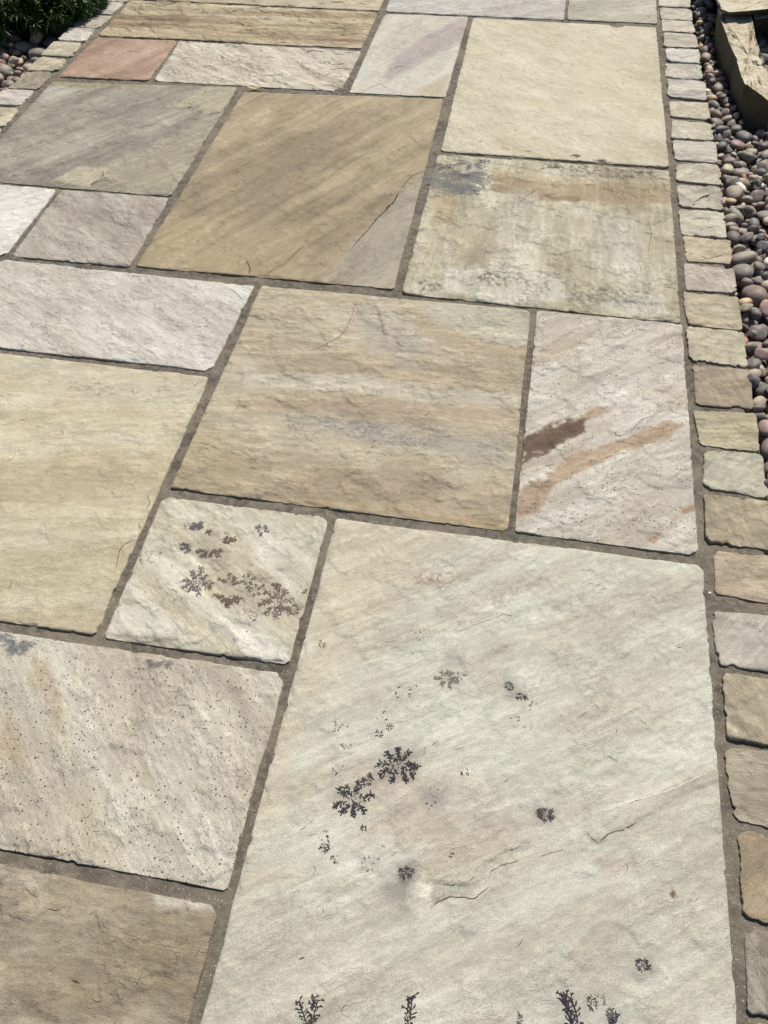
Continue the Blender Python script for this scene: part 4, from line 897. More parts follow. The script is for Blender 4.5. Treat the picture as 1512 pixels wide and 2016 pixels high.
def lay_stone(name, s, seed, mat, thick=.028, z0=0.0, cell=.0026, rcorner=.004, edge_amp=.0014, arris=.0014):
    q = np.array(s['q']); TL, TR, BR, BL = q
    wd = max(np.linalg.norm(TR - TL), np.linalg.norm(BR - BL)); ht = max(np.linalg.norm(BL - TL), np.linalg.norm(BR - TR))
    def params(L):
        e = np.array([0, .0008, .0018, .0032, .005]); m = np.linspace(.0075, L - .0075, max(3, int((L - .015) / cell) + 1))
        return np.concatenate([e, m, L - e[::-1]]) / L
    u = params(wd); v = params(ht); U, Vv = np.meshgrid(u, v)
    X = (TL[0] * (1 - U) + TR[0] * U) * (1 - Vv) + (BL[0] * (1 - U) + BR[0] * U) * Vv
    Y = (TL[1] * (1 - U) + TR[1] * U) * (1 - Vv) + (BL[1] * (1 - U) + BR[1] * U) * Vv
    X0, Y0 = X.copy(), Y.copy()
    sd_ = side_dirs(q); D = []
    rs = np.random.RandomState(seed); cr = rcorner * (.5 + 1.2 * rs.rand(4)) * np.where(rs.rand(4) > .75, 2.2, 1)
    for i, (a, n, L, e) in enumerate(sd_):
        d = (X0 - a[0]) * n[0] + (Y0 - a[1]) * n[1]; sx = (X0 - a[0]) * e[0] + (Y0 - a[1]) * e[1]; D.append(d)
        wv = np.exp(-np.clip(d, 0, 1) / .010)
        rgh = .25 + 1.3 * ss(.40, .62, fbm(sx / .07, sx * 0 + i * 9.1, seed + 4, 2))
        am = edge_amp * (1.9 * (fbm(sx / .07, sx * 0 + i * 7.3, seed + 3, 2) - .5) + rgh * (1.5 * (fbm(sx / .011, sx * 0 + i * 3.1, seed + 5, 4, .65) - .5)))
        nick = ss(.70, .80, fbm(sx / .016, sx * 0 + i * 2.2, seed + 8, 2)) * edge_amp * 1.4
        am = am + nick
        for cpos, rr in ((0, cr[i]), (L, cr[(i + 1) % 4])):
            am = am + rr * .30 * np.clip(1 - np.abs(sx - cpos) / rr, 0, 1) ** 2 * 2
        X = X + n[0] * am * wv; Y = Y + n[1] * am * wv
    dm = np.minimum.reduce(D)
    ca, sa = math.cos(s['dir']), math.sin(s['dir'])
    rough, stepk = s['rough'], s['step']
    cellHs = s.get('Hs', []); bites = s.get('B', [])
    warp = lambda x, y: (fbm(x / .09, y / .09, seed + 41, 3) - .5)
    tx, ty = (rs.rand(2) - .5) * .008
    def height(x, y):
        xr = x * ca + y * sa; yr = -x * sa + y * ca
        h = rough * (.0022 * (fbm(xr / .16, yr / .07, seed + 11, 3) - .5) + (.0003 + .0011 * ss(.42, .64, fbm(x / .15, y / .15, seed + 17, 2))) * (fbm(xr / .034, yr / .018, seed + 12, 4) - .5))
        vv = fbm(xr / .13 + warp(x, y), yr / .055, seed + 13, 5, .55) * 9
        fl = np.floor(vv); fr = vv - fl; mk = ss(.42, .6, fbm(x / .12, y / .12, seed + 14, 3))
        h = h + (fl + ss(.86, 1, fr) - 4.5) * .00085 * stepk * (.25 + .75 * mk)
        for P, dz, sf in cellHs:
            d = sdf(P, x, y) + (fbm(x / .012, y / .012, seed + 15, 3) - .5) * .006
            h = h + 1.7 * dz * (1 - ss(-sf, sf, d))
        h = h + (x - q[:, 0].mean()) * tx + (y - q[:, 1].mean()) * ty
        return h
    H = height(X, Y)
    # worn arris and flaked edges
    en = fbm(X / .02, Y / .02, seed + 21, 3)
    H = H - arris * (.5 + 1.1 * en) * np.exp(-dm / .0016)
    fw = .016 * np.clip(fbm(X / .035, Y / .035, seed + 22, 3) - .52, 0, 1) * 3.2 * min(stepk + .35, 1.2)
    H = H - .0017 * (1 - ss(fw - .0012, fw + .0006, dm)) * (fw > .0015)
    H = np.where(dm < .03, np.maximum(H, -.0019 + .0006 * en), H)
    for c, r in bites:
        d = np.hypot(X - c[0], Y - c[1]) / r + (fbm(X / .006, Y / .006, seed + 23, 3) - .5) * .7
        H = H - .010 * (1 - ss(.6, 1.0, d))
    xr = X * ca + Y * sa; yr = -X * sa + Y * ca
    # colour
    wv_ = warp(X, Y)
    t = fbm(xr / s['al'] + .5 * wv_, yr / s['ax'] + 1.1 * wv_, seed + 30, 5, .55)
    t = t * .72 + .28 * fbm(X / .06, Y / .06, seed + 31, 4)
    t = np.clip((t - .5) * s.get('band', 2.1) + .5, 0, 1)
    pp = [p[0] for p in s['pal']]; pc = np.array([p[1] for p in s['pal']], float)
    C = np.stack([np.interp(t, pp, pc[:, k]) for k in range(3)], -1)
    for P, c, sf, na, sg, sk in s.get('F', []):
        d = sdf(P, X, Y) + (fbm(xr / .03, yr / .014, seed + 32, 4) - .5) * 2.2 * na + (fbm(X / .008, Y / .008, seed + 33, 3) - .5) * min(na, .01) * 1.0
        m = (1 - ss(-sf, sf, d)) * sg
        if sk: m = m * ss(.46, .62, fbm(X / .006, Y / .006, seed + 34, 4, .7)) * 1.15
        m = np.clip(m, 0, 1)[..., None]; C = C * (1 - m) + np.array(c, float) * m
    # grime gathers at the arris in patches
    gm = (np.exp(-dm / .004) * ss(.45, .7, en) * .22)[..., None]; C = C * (1 - gm) + np.array((138, 122, 98.)) * gm
    g_ = C.mean(-1, keepdims=True); C = g_ + (C - g_) * SAT
    C = lin(C) * ALB
    ny, nx = X.shape; I = np.arange(nx * ny).reshape(ny, nx)
    F = np.stack([I[:-1, :-1], I[1:, :-1], I[1:, 1:], I[:-1, 1:]], -1).reshape(-1, 4)
    ring = np.concatenate([I[0, :], I[1:, -1], I[-1, -2::-1], I[-2:0:-1, 0]])
    V = np.c_[X.ravel(), Y.ravel(), H.ravel() + z0]; Cf = C.reshape(-1, 3)
    mid = V[ring].copy(); cen = V.mean(0); mid[:, 2] -= .006; low = mid.copy(); low[:, 2] = z0 - thick
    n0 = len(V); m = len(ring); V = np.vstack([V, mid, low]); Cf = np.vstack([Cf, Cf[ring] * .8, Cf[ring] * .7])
    k = np.arange(m); k2 = (k + 1) % m
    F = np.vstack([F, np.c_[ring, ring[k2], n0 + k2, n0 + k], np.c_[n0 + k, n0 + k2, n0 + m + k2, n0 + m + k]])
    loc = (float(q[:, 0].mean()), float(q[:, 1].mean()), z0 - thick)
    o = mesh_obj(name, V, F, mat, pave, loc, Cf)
    zf = lambda x, y: height(x, y) + z0
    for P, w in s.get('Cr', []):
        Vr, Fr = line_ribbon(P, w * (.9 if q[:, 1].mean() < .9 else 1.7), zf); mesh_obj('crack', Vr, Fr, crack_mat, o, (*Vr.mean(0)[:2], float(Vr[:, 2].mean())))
    for P, w, colr in s.get('Rg', []):
        Vr, Fr = line_ribbon(P, w, zf); mesh_obj('pale_edge', Vr, Fr, mark_mat(colr), o, (*Vr.mean(0)[:2], float(Vr[:, 2].mean())))
    # small torn flake edges scattered over the riven face
    nf = int(q_area(q) * 420 * (.15 + stepk)); FV = []; FF = []; nb_ = 0
    for _ in range(nf):
        if _ == 0 or rs.rand() < .6: fu, fv = rs.rand(2) * .94 + .03
        px = (TL * (1 - fu) + TR * fu) * (1 - fv) + (BL * (1 - fu) + BR * fu) * fv + rs.normal(0, .012, 2)
        if not quad_inside(q, np.array([px[0]]), np.array([px[1]]), .012)[0]: continue
        L = rs.uniform(.004, .016); an = rs.normal(s['dir'], .8); kx = rs.uniform(-.5, .5); pts = [px]
        for _k in range(3): pts.append(pts[-1] + np.array((math.cos(an), math.sin(an))) * L / 3); an += kx + rs.normal(0, .5)
        Vr, Fr = line_ribbon(pts, rs.uniform(.0004, .0009) * (1 if q[:, 1].mean() < .9 else 1.5), zf, .0003); FV.append(Vr); FF += [tuple(i + nb_ for i in f) for f in Fr]; nb_ += len(Vr)
    if FV: mesh_obj('flake_edges', np.vstack(FV), FF, flake_mat, o, loc, kind='stuff')
    for c, R, stl, sdn, colr, a0, a1, n in s.get('D', []):
        Vr, Fr = strokes_mesh(dendrite(c, R, stl, sdn, a0, a1, n), zf); mesh_obj('mineral_mark', Vr, Fr, mark_mat(colr), o, (c[0], c[1], z0), smooth=False)
    return o

pave['_w'] = (0, 0, 0)
for i, (k, s) in enumerate(SLABS.items()):
    m = stone_mat('sandstone_slab', s['dir'], s['mott'], s.get('pits', 0), .45 + .4 * s['rough'], .6 + .9 * s['step'], streak=s.get('streak', 1.0))
    yc = sum(p[1] for p in s['q']) / 4
    o = lay_stone('paving_slab', s, 100 + i * 17, m, cell=s.get('cell', .0026 if yc < .8 else .0036))
    o['label'] = s['label']
sett_mats = [stone_mat('sandstone_sett', a, .8, 0, 1.3, 1.3) for a in (0.1, .9, 2.0)]
rr = random.Random(4)
for i, (q, c, lab) in enumerate(SETTS):
    rg = rr.choice((.7, 1.2, 1.8)); 
    if 'pitted' in lab or 'dimpled' in lab or 'rough' in lab: rg = 3.0
    if 'smooth' in lab or 'plain' in lab: rg = .5
    jit = lambda k: tuple(max(0, min(255, v + k)) for v in c)
    q = expand(q, .0032); c = tuple(.62 * v + .38 * w_ for v, w_ in zip(c, (214, 203, 180)))
    s = dict(q=q, dir=rr.uniform(-.4, .8), rough=rg, step=rr.choice((.5, 1.0, 1.5)) if rg > .6 else .4, ax=.02, al=.08,
             pal=[(0, tuple(v * .86 for v in c)), (.5, c), (1, jit(12))])
    cx = sum(p[0] for p in q) / 4; cy = sum(p[1] for p in q) / 4
    if 'pale chipped rim' in lab: s['F'] = [([(q[0][0], q[0][1]), (q[0][0] + .012, q[0][1]), (q[0][0] + .012, q[3][1] + .01), (q[0][0] + .02, q[3][1]), (q[0][0], q[3][1])], (178, 168, 146), .003, .004, .85, 0)]
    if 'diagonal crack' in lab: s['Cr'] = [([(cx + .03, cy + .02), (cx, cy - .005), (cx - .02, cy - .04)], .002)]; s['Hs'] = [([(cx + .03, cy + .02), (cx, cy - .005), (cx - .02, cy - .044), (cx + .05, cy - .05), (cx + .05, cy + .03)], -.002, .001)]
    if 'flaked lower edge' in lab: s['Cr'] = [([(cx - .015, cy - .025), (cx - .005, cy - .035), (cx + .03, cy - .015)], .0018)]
    if 'stepped right edge' in lab: s['Hs'] = [([(cx + .018, cy - .06), (cx + .018, cy - .02), (cx + .026, cy - .018), (cx + .024, cy + .05), (cx + .06, cy + .05), (cx + .06, cy - .06)], -.0022, .0008)]
    if 'broken lower right' in lab: s['Hs'] = [([(cx - .01, cy - .045), (cx + .02, cy - .028), (cx + .05, cy - .01), (cx + .06, cy - .06)], -.004, .001)]
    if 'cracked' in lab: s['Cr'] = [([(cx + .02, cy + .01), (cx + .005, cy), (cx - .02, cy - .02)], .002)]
    o = lay_stone('kerb_sett', s, 900 + i * 13, sett_mats[i % 3], thick=.05, z0=rr.uniform(0, .003), cell=.0026 if cy < 1.2 else .0036, rcorner=.0040, edge_amp=.0028, arris=.0016)
    if lab: o['label'] = lab

# ---------------------------------------------------------------- rocks beside the path (each its own thing)
def rock(name, top, bot, zt, zb, mat, label, cat, seed, amp=.006, layers=5, parent=None):
    """irregular split block: ring-lofted between the bottom and top outlines, capped with a gridded lid"""
    def dens(P):
        out = []; P = [np.array(p) for p in P]
        for a, b in zip(P, P[1:] + P[:1]):
            n = 14
            for k in range(n): out.append(a + (b - a) * k / n)
        return np.array(out)
    T = dens(top); B = dens(bot); n = len(T); V = []; F = []
    zt_ = (lambda x, y: np.full(x.shape, zt)) if not callable(zt) else zt
    rings = 9
    for k in range(rings + 1):
        f = k / rings; P = B * (1 - f) + T * f; cen = P.mean(0)
        nz = (fbm(P[:, 0] / .05 + f * 2, P[:, 1] / .05 - f * 1.3, seed, 5, .6) - .5) * amp * 3.4
        nz = nz + (np.floor(vn(P[:, 0] / .045 + 9, P[:, 1] / .045 + f * 2.5, seed + 8) * 4) / 4 - .4) * amp * 2.2 * (k not in (rings,))
        led = (vn(np.full(n, f * layers + seed), P[:, 0] * 3, seed + 2) - .5) * amp * 1.2
        d = P - cen; d /= np.linalg.norm(d, axis=1)[:, None]; P = P + d * (nz + led)[:, None] * (1 if 0 < k else .5)
        z = zb * (1 - f) + zt_(P[:, 0], P[:, 1]) * f
        if k == rings: z = z - .001
        V.append(np.c_[P, z])
    cen = V[-1].mean(0); m = 10
    for k in range(1, m):
        f = k / m; P = V[rings] * (1 - f) + cen * f
        h = (fbm(P[:, 0] / .09, P[:, 1] / .05, seed + 5, 4) * 6); fl = np.floor(h); P = P.copy()
        P[:, 2] = zt_(P[:, 0], P[:, 1]) + (fl + ss(.85, 1, h - fl) - 3) * .0030 + (fbm(P[:, 0] / .03, P[:, 1] / .03, seed + 6, 4) - .5) * amp * .7
        V.append(P)
    R = len(V); V = np.vstack(V + [cen[None]])
    for k in range(R - 1):
        a = k * n + np.arange(n); b = k * n + (np.arange(n) + 1) % n
        F.append(np.c_[a, b, b + n, a + n])
    a = (R - 1) * n + np.arange(n); b = (R - 1) * n + (np.arange(n) + 1) % n
    F = np.vstack(F + [np.c_[a, b, np.full(n, len(V) - 1), np.full(n, len(V) - 1)]])
    # lid fan as degenerate-free tris
    quads = F[:-n]; me_v = V
    o = bpy.data.objects.new(name, bpy.data.meshes.new(name)); COL.objects.link(o)
    loc = np.array([*np.mean(bot, axis=0), zb])
    o.data.from_pydata([tuple(p - loc) for p in me_v], [], [tuple(q) for q in quads] + [tuple(t[:3]) for t in F[-n:]])
    o.data.materials.append(mat); o.location = loc
    for p in o.data.polygons: p.use_smooth = True
    o.data.set_sharp_from_angle(angle=math.radians(38))
    if label: o['label'] = label; o['category'] = cat
    return o
t = NT('weathered_rock'); pos = t.add('ShaderNodeNewGeometry').outputs['Position']
n1 = t.noise(pos, 14, 6, .6, .5); n2 = t.noise(pos, 60, 6, .65); n3 = t.noise(pos, 400, 3, .6)
c = t.mix(t.ramp(n1, .35, .65), alb((208, 194, 164)), alb((230, 222, 202)))
c = t.mix(t.ramp(t.noise(pos, 25, 4), .52, .66, 0, .5), c, alb((186, 150, 116)))
c = t.mix(t.ramp(n2, .56, .68, 0, .45), c, alb((130, 118, 92)))
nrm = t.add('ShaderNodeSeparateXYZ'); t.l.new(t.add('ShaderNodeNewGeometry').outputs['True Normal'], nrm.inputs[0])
c = t.mix(t.ramp(nrm.outputs[2], .75, .35, 0, .90), c, alb((66, 56, 32)))     # shade of the standing faces painted in, darker the steeper they are
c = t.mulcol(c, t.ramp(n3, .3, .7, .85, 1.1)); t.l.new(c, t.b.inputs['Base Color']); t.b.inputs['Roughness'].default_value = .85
wv = t.add('ShaderNodeTexWave', {'Scale': 3.0, 'Distortion': 9.0, 'Detail': 4.0, 'Detail Scale': 2.0}); t.l.new(pos, wv.inputs['Vector'])
hh = t.math('ADD', t.math('MULTIPLY', n2, .009), t.math('MULTIPLY', n3, .0010)); hh = t.math('ADD', hh, t.math('MULTIPLY', t.math('FLOOR', t.math('MULTIPLY', n1, 14)), .0008))
bmp = t.add('ShaderNodeBump', {'Strength': 1.0, 'Distance': 1.0}); t.l.new(hh, bmp.inputs['Height']); t.l.new(bmp.outputs[0], t.b.inputs['Normal'])
rock_mat = t.m

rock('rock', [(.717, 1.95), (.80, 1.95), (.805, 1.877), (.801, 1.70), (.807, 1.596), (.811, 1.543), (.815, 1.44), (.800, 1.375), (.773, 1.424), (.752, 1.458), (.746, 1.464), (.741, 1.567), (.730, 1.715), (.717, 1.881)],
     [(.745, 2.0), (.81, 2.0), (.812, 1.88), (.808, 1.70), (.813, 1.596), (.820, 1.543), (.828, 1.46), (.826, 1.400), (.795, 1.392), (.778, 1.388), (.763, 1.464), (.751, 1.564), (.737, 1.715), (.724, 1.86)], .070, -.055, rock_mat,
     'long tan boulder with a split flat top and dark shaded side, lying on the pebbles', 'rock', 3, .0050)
rock('rock', [(.702, 2.5), (1.25, 2.5), (1.25, 1.90), (1.0, 1.895), (.90, 1.893), (.843, 1.892), (.783, 1.870), (.733, 1.855), (.714, 1.878), (.711, 1.95)],
     [(.710, 2.5), (1.25, 2.5), (1.25, 1.92), (1.0, 1.905), (.90, 1.905), (.850, 1.912), (.790, 1.888), (.740, 1.874), (.720, 1.900), (.714, 1.96)], .091, .0745, rock_mat,
     'broad flat capping rock with long cracks, resting across the top of the boulder', 'rock', 9, .0025)
rock('rock', [(.806, 1.97), (1.30, 2.2), (1.30, 1.97), (1.0, 1.95), (.90, 1.930), (.852, 1.914), (.812, 1.880)],
     [(.822, 1.99), (1.30, 2.25), (1.30, 2.06), (1.0, 2.05), (.90, 2.03), (.852, 2.00), (.822, 1.97)], .068, -.06, rock_mat,
     'low ledge of rock bridging the dark hollow beneath the capping rock', 'rock', 15, .0025)
rock('rock', [(.745, 2.5), (.81, 2.5), (.83, 2.2), (.82, 2.01), (.750, 2.01)], [(.76, 2.5), (.81, 2.5), (.83, 2.2), (.82, 2.01), (.765, 2.01)], .072, -.055, rock_mat,
     'rock underneath the capping rock, at the far end of the boulder', 'rock', 21, .0025)

# ---------------------------------------------------------------- pebbles
def peb_mesh(i, lod=3):
    r = random.Random(50 + i); b = bmesh.new(); bmesh.ops.create_icosphere(b, subdivisions=lod, radius=1)
    k = r.uniform(2.0, 2.6); sk = (r.uniform(-.18, .18), r.uniform(-.15, .15)); off = r.uniform(0, 50); am = r.uniform(.05, .16)
    ang = i % 3 == 2
    for v in b.verts:
        p = v.co; L = (abs(p.x) ** k + abs(p.y) ** k + abs(p.z) ** 2.1) ** (1 / k); p = p / L
        nn = float(fbm(np.array([p.x * .8 + off]), np.array([p.y * .8 + p.z * .5 + off]), i, 2)[0]) - .5
        p = p * (1 + am * 2 * nn)
        p.y *= 1 + sk[0] * p.x; p.z *= 1 + sk[1] * p.x
        if ang:
            for d in (Vector((.6, .5, .62)), Vector((-.5, .7, .5)), Vector((.1, -.8, .6)), Vector((-.75, -.3, .6))):
                e = p.dot(d.normalized()) - .72
                if e > 0: p -= d.normalized() * e * .85
        v.co = p
    me = bpy.data.meshes.new('pebble'); b.to_mesh(me); b.free()
    for p in me.polygons: p.use_smooth = True
    return me
def peb_mat(src):
    t = NT('river_pebble'); tc = t.add('ShaderNodeTexCoord').outputs['Object']; pos = t.add('ShaderNodeNewGeometry').outputs['Position']
    col = t.add('ShaderNodeObjectInfo').outputs['Color'] if src == 'obj' else t.add('ShaderNodeAttribute', attribute_name='Col').outputs['Color']
    n1 = t.noise(pos, 70, 5, .6, .6); n2 = t.noise(pos, 500, 3, .6); n3 = t.noise(pos, 1500, 2)
    c = t.mulcol(col, t.ramp(n1, .3, .7, .78, 1.22)); c = t.mulcol(c, t.ramp(n2, .3, .7, .86, 1.12)); c = t.mulcol(c, t.ramp(n3, .3, .7, .92, 1.08))
    t.l.new(c, t.b.inputs['Base Color']); t.b.inputs['Roughness'].default_value = .58; t.b.inputs['Specular IOR Level'].default_value = .4
    b = t.add('ShaderNodeBump', {'Strength': 1.0, 'Distance': 1.0}); t.l.new(t.math('ADD', t.math('MULTIPLY', n1, .0006), t.math('MULTIPLY', n2, .00022)), b.inputs['Height']); t.l.new(b.outputs[0], t.b.inputs['Normal'])
    return t.m
pm_o, pm_a = peb_mat('obj'), peb_mat('attr')
PM = [peb_mesh(i) for i in range(15)]; PML = [peb_mesh(i, 2) for i in range(15)]
for m in PM: m.materials.append(pm_o)
PCOL = [((104, 98, 96), 6), ((122, 112, 106), 6), ((88, 86, 88), 5), ((136, 124, 112), 3), ((112, 94, 92), 5), ((132, 110, 106), 3), ((108, 106, 98), 4), ((146, 134, 118), 3), ((92, 90, 96), 4),
        ((76, 74, 74), 3), ((168, 156, 140), 1), ((160, 136, 104), 1), ((140, 96, 60), .35), ((128, 122, 102), 2), ((186, 180, 174), .5), ((150, 122, 118), 1.2)]
PC = [c for c, w in PCOL]; PW = [w for c, w in PCOL]
RI = np.array(RC)
def proj(p):
    c = RI.T @ (np.array(p) - np.array(CAM)); return c[0] / c[2] * 1590 + 756, c[1] / c[2] * 1590 + 1008, c[2]
pebs = []
def pebble_field(x0, x1, y0, y1, ok, blocked, n, seed, lim):
    r = random.Random(seed); g = .003; nx = int((x1 - x0) / g); ny = int((y1 - y0) / g)
    gx = x0 + (np.arange(nx) + .5) * g; gy = y0 + (np.arange(ny) + .5) * g; GX, GY = np.meshgrid(gx, gy)
    Hm = np.full((ny, nx), -.060) + .006 * fbm(GX / .1, GY / .1, seed, 2); Hm[blocked(GX, GY)] = 5
    for k in range(n):
        a = max(.0095, min(.032, r.lognormvariate(math.log(.0165), .32))); b = a * r.uniform(.52, .95); c = a * r.uniform(.38, .72)
        if k > n * .8: a *= .8; b *= .8; c *= .85
        best = None; ang = r.uniform(0, math.pi); ca, sa = math.cos(ang), math.sin(ang); w = int(a / g) + 1
        dj, di = np.meshgrid(np.arange(-w, w + 1), np.arange(-w, w + 1)); dx, dy = dj * g, di * g
        rr_ = ((dx * ca + dy * sa) / a) ** 2 + ((-dx * sa + dy * ca) / b) ** 2; mk = rr_ < .96; pr = c * np.sqrt(np.clip(1 - rr_, 0, 1))
        for tr in range(14):
            x = r.uniform(x0, x1); y = r.uniform(y0, y1)
            if not ok(x, y): continue
            j = int((x - x0) / g); i = int((y - y0) / g)
            if j - w < 0 or i - w < 0 or j + w >= nx or i + w >= ny: continue
            S = Hm[i - w:i + w + 1, j - w:j + w + 1]; vals = (S + pr)[mk]; z = np.partition(vals, -3)[-3] if vals.max() < 1 else 9
            if best is None or z < best[0]: best = (z, x, y, i, j)
        if best is None or best[0] + c > lim: continue
        z, x, y, i, j = best; S = Hm[i - w:i + w + 1, j - w:j + w + 1]; S[mk] = np.maximum(S[mk], (z + pr)[mk])
        pebs.append((x, y, z, a, b, c, ang, r.randrange(15), r.uniform(-.28, .28), r.uniform(-.28, .28), r.choices(PC, PW)[0], r.uniform(.86, 1.16)))
rock_foot = [(.765, 2.5), (1.3, 2.5), (1.3, 2.04), (.90, 2.02), (.83, 1.97), (.812, 1.88), (.808, 1.7), (.82, 1.543), (.826, 1.400), (.778, 1.390), (.752, 1.564), (.737, 1.715), (.724, 1.86), (.745, 2.0)]
xlim = lambda y: .86 + .13 * max(0, y) / 2
pebble_field(.66, 1.16, .02, 2.4, lambda x, y: x < xlim(y) + .04 and not (y > 2.02 and x > .80), lambda X, Y: (X < .6790) | (sdf(rock_foot, X, Y) < .001), 2700, 11, .008)
pebble_field(-2.0, -1.22, .75, 2.45, lambda x, y: math.hypot(x + 1.5, y - 1.93) > .15, lambda X, Y: X > -1.237, 2000, 12, .006)
pebble_field(.66, 1.24, -.98, .10, lambda x, y: True, lambda X, Y: X < .6790, 1500, 13, .004)
pebble_field(.90, 1.30, .0, 1.90, lambda x, y: x > xlim(y) + .03, lambda X, Y: sdf(rock_foot, X, Y) < .001, 1300, 14, .004)
bed = sheet('pebble_bed', -2.3, 1.6, -.9, 2.6, -.0605, soil)
bed['_w'] = (0, 0, 0); bed.data.transform(Matrix.Translation((0, 0, 0)))
info = []
for k, p in enumerate(pebs):
    x, y, d = proj(p[:3]); r = p[3] / d * 1590
    vis = (-r < x < 1512 + r) and (-r < y < 2016 + r)
    over = any((q[0] - p[0]) ** 2 + (q[1] - p[1]) ** 2 < (q[3] * .55) ** 2 and q[2] > p[2] + .5 * p[5] for q in pebs if abs(q[0] - p[0]) < .02 and abs(q[1] - p[1]) < .02)
    info.append((r if vis and not over else -1, k))
info.sort(reverse=True); indiv = {k for r, k in info[:298] if r > 0}
SV, SF, SCc = [], [], []; nb = 0
for k, p in enumerate(pebs):
    x, y, z, a, b, c, ang, mi, t1, t2, colr, br = p
    me = PM[mi]; Mx = Matrix.Translation((x, y, z)) @ Matrix.Rotation(ang, 4, 'Z') @ Matrix.Rotation(t1, 4, 'Y') @ Matrix.Rotation(t2, 4, 'X') @ Matrix.Diagonal((a, b, c, 1))
    gm_ = sum(colr) / 3; colv = [v * br * 1.8 * w_ for v, w_ in zip(alb(tuple(gm_ + (q - gm_) * .7 for q in colr)), (1.05, 1.0, .93))]
    if k in indiv:
        o = bpy.data.objects.new('pebble', me); COL.objects.link(o); o.parent = bed; o.matrix_local = Mx; o.color = (*colv, 1)
    else:
        me = PML[mi]; co = np.empty(len(me.vertices) * 3); me.vertices.foreach_get('co', co); co = co.reshape(-1, 3)
        A = np.array(Mx); SV.append(co @ A[:3, :3].T + A[:3, 3]); f = np.empty(len(me.polygons) * 3, int); me.polygons.foreach_get('vertices', f)
        SF.append(f.reshape(-1, 3) + nb); nb += len(co); SCc.append(np.tile(colv, (len(co), 1)))
mesh_obj('pebbles', np.vstack(SV), np.vstack(SF), pm_a, bed, (0, 0, 0), np.vstack(SCc), kind='stuff')
print('pebbles', len(pebs), 'single', len(indiv))

# ---------------------------------------------------------------- shrub
def leaf_mat():
    t = NT('shrub_leaf'); pos = t.add('ShaderNodeNewGeometry').outputs['Position']; n = t.noise(pos, 40, 3)
    at = t.add('ShaderNodeAttribute', attribute_name='Col').outputs['Color']
    t.l.new(t.mulcol(at, t.ramp(n, .3, .7, .75, 1.25)), t.b.inputs['Base Color']); t.b.inputs['Roughness'].default_value = .5; t.b.inputs['Specular IOR Level'].default_value = .35
    tr = t.add('ShaderNodeBsdfTranslucent'); t.l.new(t.mulcol(at, t.ramp(n, 0, 1, 1.2, 1.2)), tr.inputs[0])
    mx = t.add('ShaderNodeMixShader', {0: .25}); t.l.new(t.b.outputs[0], mx.inputs[1]); t.l.new(tr.outputs[0], mx.inputs[2]); t.l.new(mx.outputs[0], t.n['Material Output'].inputs[0])
    return t.m
SX, SY = -1.50, 1.93
shrub = bpy.data.objects.new('shrub', None); COL.objects.link(shrub); shrub.location = (SX, SY, -.055); shrub['_w'] = (SX, SY, -.055)
shrub['label'] = 'dark green mounded shrub with narrow spiky leaves, spilling towards the kerb at the top left'; shrub['category'] = 'shrub'
rl = random.Random(21); LV, LF, LC_, TV, TF = [], [], [], [], []
for s_ in range(900):
    a = rl.uniform(0, 2 * math.pi); rad = math.sqrt(rl.random()); bx, by = SX + math.cos(a) * rad * .16, SY + math.sin(a) * rad * .16
    tip = Vector((SX + math.cos(a) * rad * .33, SY + math.sin(a) * rad * .33, -.05 + .24 * math.sqrt(max(.03, 1 - .93 * rad ** 2)) * rl.uniform(.82, 1.1)))
    base = Vector((bx, by, -.05)); ctrl = (base + tip) / 2 + Vector((math.cos(a) * .05 * rad, math.sin(a) * .05 * rad, .05))
    prev = None; n = 16
    for k in range(n + 1):
        f = k / n; p = base * (1 - f) ** 2 + ctrl * 2 * f * (1 - f) + tip * f * f
        if k == n: p = p + Vector((0, 0, .01))
        dirv = ((ctrl - base) * (1 - f) + (tip - ctrl) * f).normalized()
        sx = dirv.orthogonal().normalized(); sy = dirv.cross(sx)
        if k > 0:
            b = len(TV); w = .0016 * (1 - .6 * f)
            for q, ww in ((prev[0], prev[1]), (p, w)): TV += [q + sx * ww, q + sy * ww, q - sx * ww]
            TF += [(b, b + 1, b + 4, b + 3), (b + 1, b + 2, b + 5, b + 4), (b + 2, b, b + 3, b + 5)]
        prev = (p, .0016 * (1 - .6 * f))
        if f > .3:
            for j in range(4 if k < n else 7):
                th = rl.uniform(0, 6.28); up = rl.uniform(.35, 1.0) if k < n else rl.uniform(.9, 2.0)
                d = (sx * math.cos(th) + sy * math.sin(th) + dirv * up).normalized(); L = rl.uniform(.024, .044) * (1 if k < n else .75); wv_ = rl.uniform(.0014, .0026)
                sd2 = d.cross(Vector((rl.uniform(-1, 1), rl.uniform(-1, 1), 1))).normalized() * wv_; droop = Vector((0, 0, -L * .12))
                b = len(LV); LV += [p, p + d * L * .4 + sd2, p + d * L * .4 - sd2, p + d * L * .75 + sd2 * .8 + droop * .4, p + d * L * .75 - sd2 * .8 + droop * .4, p + d * L + droop, p + d * L + droop]
                LF += [(b, b + 1, b + 2, b + 2), (b + 1, b + 3, b + 4, b + 2), (b + 3, b + 5, b + 6, b + 4)]
                g = rl.uniform(.7, 1.35) * (1 if rl.random() > .16 else 2.0); LC_ += [(.040 * g, .072 * g, .020 * g)] * 7
LFt = []
for f in LF:
    LFt.append((f[0], f[1], f[2])); 
    if len(set(f)) == 4: LFt.append((f[0], f[2], f[3]))
lm = leaf_mat()
fo = mesh_obj('foliage', np.array([tuple(v) for v in LV]), np.array([t_ for t_ in LFt]), lm, shrub, (SX, SY, -.055), np.array(LC_), smooth=False, kind='stuff')
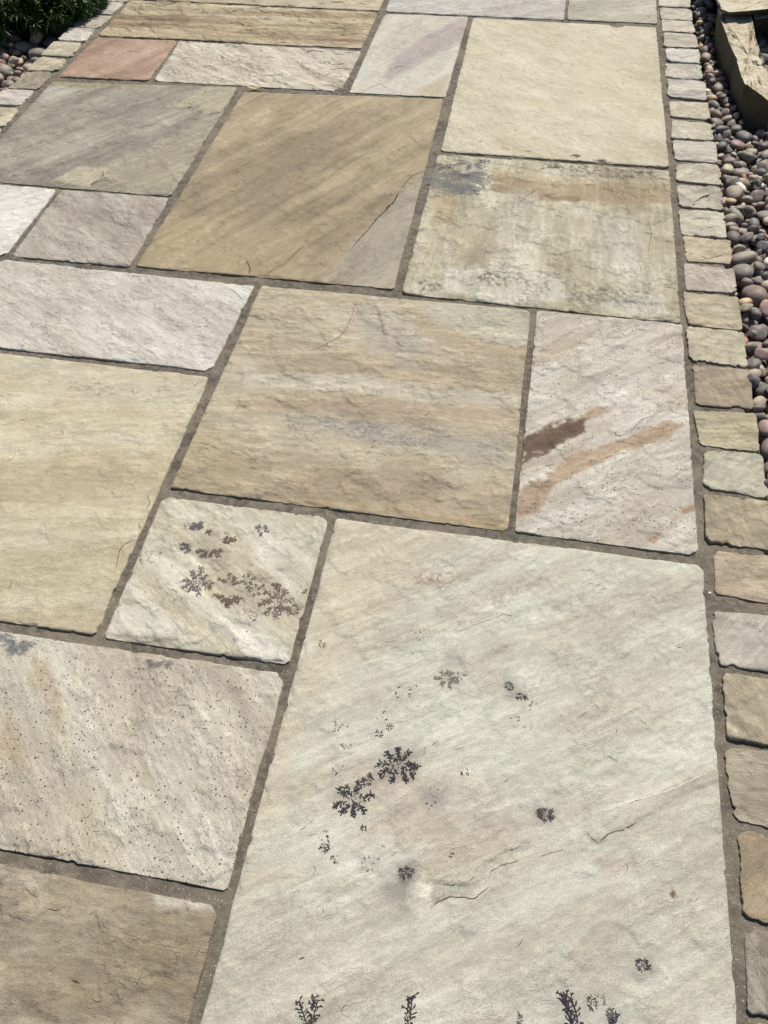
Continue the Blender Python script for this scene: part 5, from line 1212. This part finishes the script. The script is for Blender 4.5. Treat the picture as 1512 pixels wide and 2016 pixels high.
mesh_obj('stems', np.array([tuple(v) for v in TV]), np.array(TF), plain('shrub_stem', (.07, .06, .03), .8, .2, 0, 100, .2), shrub, (SX, SY, -.055), kind='stuff')

# ---------------------------------------------------------------- small loose things
def leaf_thing(name, loc, L, w, rz, curl, mat, label, cat='leaf', z=.002):
    V = []; F = []; n = 8
    for i in range(n + 1):
        f = i / n; hw = w * math.sin(math.pi * min(.97, f * .92 + .06)) ** .8 / 2; x = (f - .5) * L; zz = curl * L * (4 * (f - .5) ** 2)
        V += [(x, hw, zz + curl * w * .6), (x, 0, zz), (x, -hw, zz + curl * w * .6)]
    for i in range(n): b = i * 3; F += [(b, b + 3, b + 4, b + 1), (b + 1, b + 4, b + 5, b + 2)]
    V = np.array(V); o = mesh_obj(name, np.vstack([V, V - [0, 0, .0004]]), np.array(F + [tuple(i + len(V) for i in f[::-1]) for f in F]), mat)
    o.location = (loc[0], loc[1], z); o.rotation_euler = (.1, .05, rz)
    if label: o['label'] = label; o['category'] = cat
    return o
leaf_thing('fallen_leaf', LEAF, .040, .0065, .05, .12, plain('yellow_leaf', alb((226, 202, 128)), .6, .3, .0004, 200, .12), 'small yellow fallen leaf lying in the mortar joint above the tall ochre slab')
brn = plain('dry_leaf', alb((168, 124, 66)), .7, .3, .0006, 150, .25)
leaf_thing('dry_leaf', (.722, 1.925), .036, .012, .9, .35, brn, 'curled brown dry leaf lying on the pebbles near the far end of the boulder', z=.004)
b = bmesh.new(); bmesh.ops.create_icosphere(b, subdivisions=2, radius=.0028)
for v in b.verts: v.co *= 1 + .25 * (random.random() - .5); v.co.z *= .7
me = bpy.data.meshes.new('stone_chip'); b.to_mesh(me); b.free(); me.materials.append(plain('white_chip', alb((225, 220, 210)), .7, .3, .0003, 600, .1))
o = bpy.data.objects.new('stone_chip', me); COL.objects.link(o); o.location = (GRIT[0], GRIT[1], -.0025)
o['label'] = 'tiny white stone chip stuck on the mortar between the largest slab and the kerb'; o['category'] = 'stone chip'
for o in bpy.data.objects:
    if '_w' in o.keys(): del o['_w']
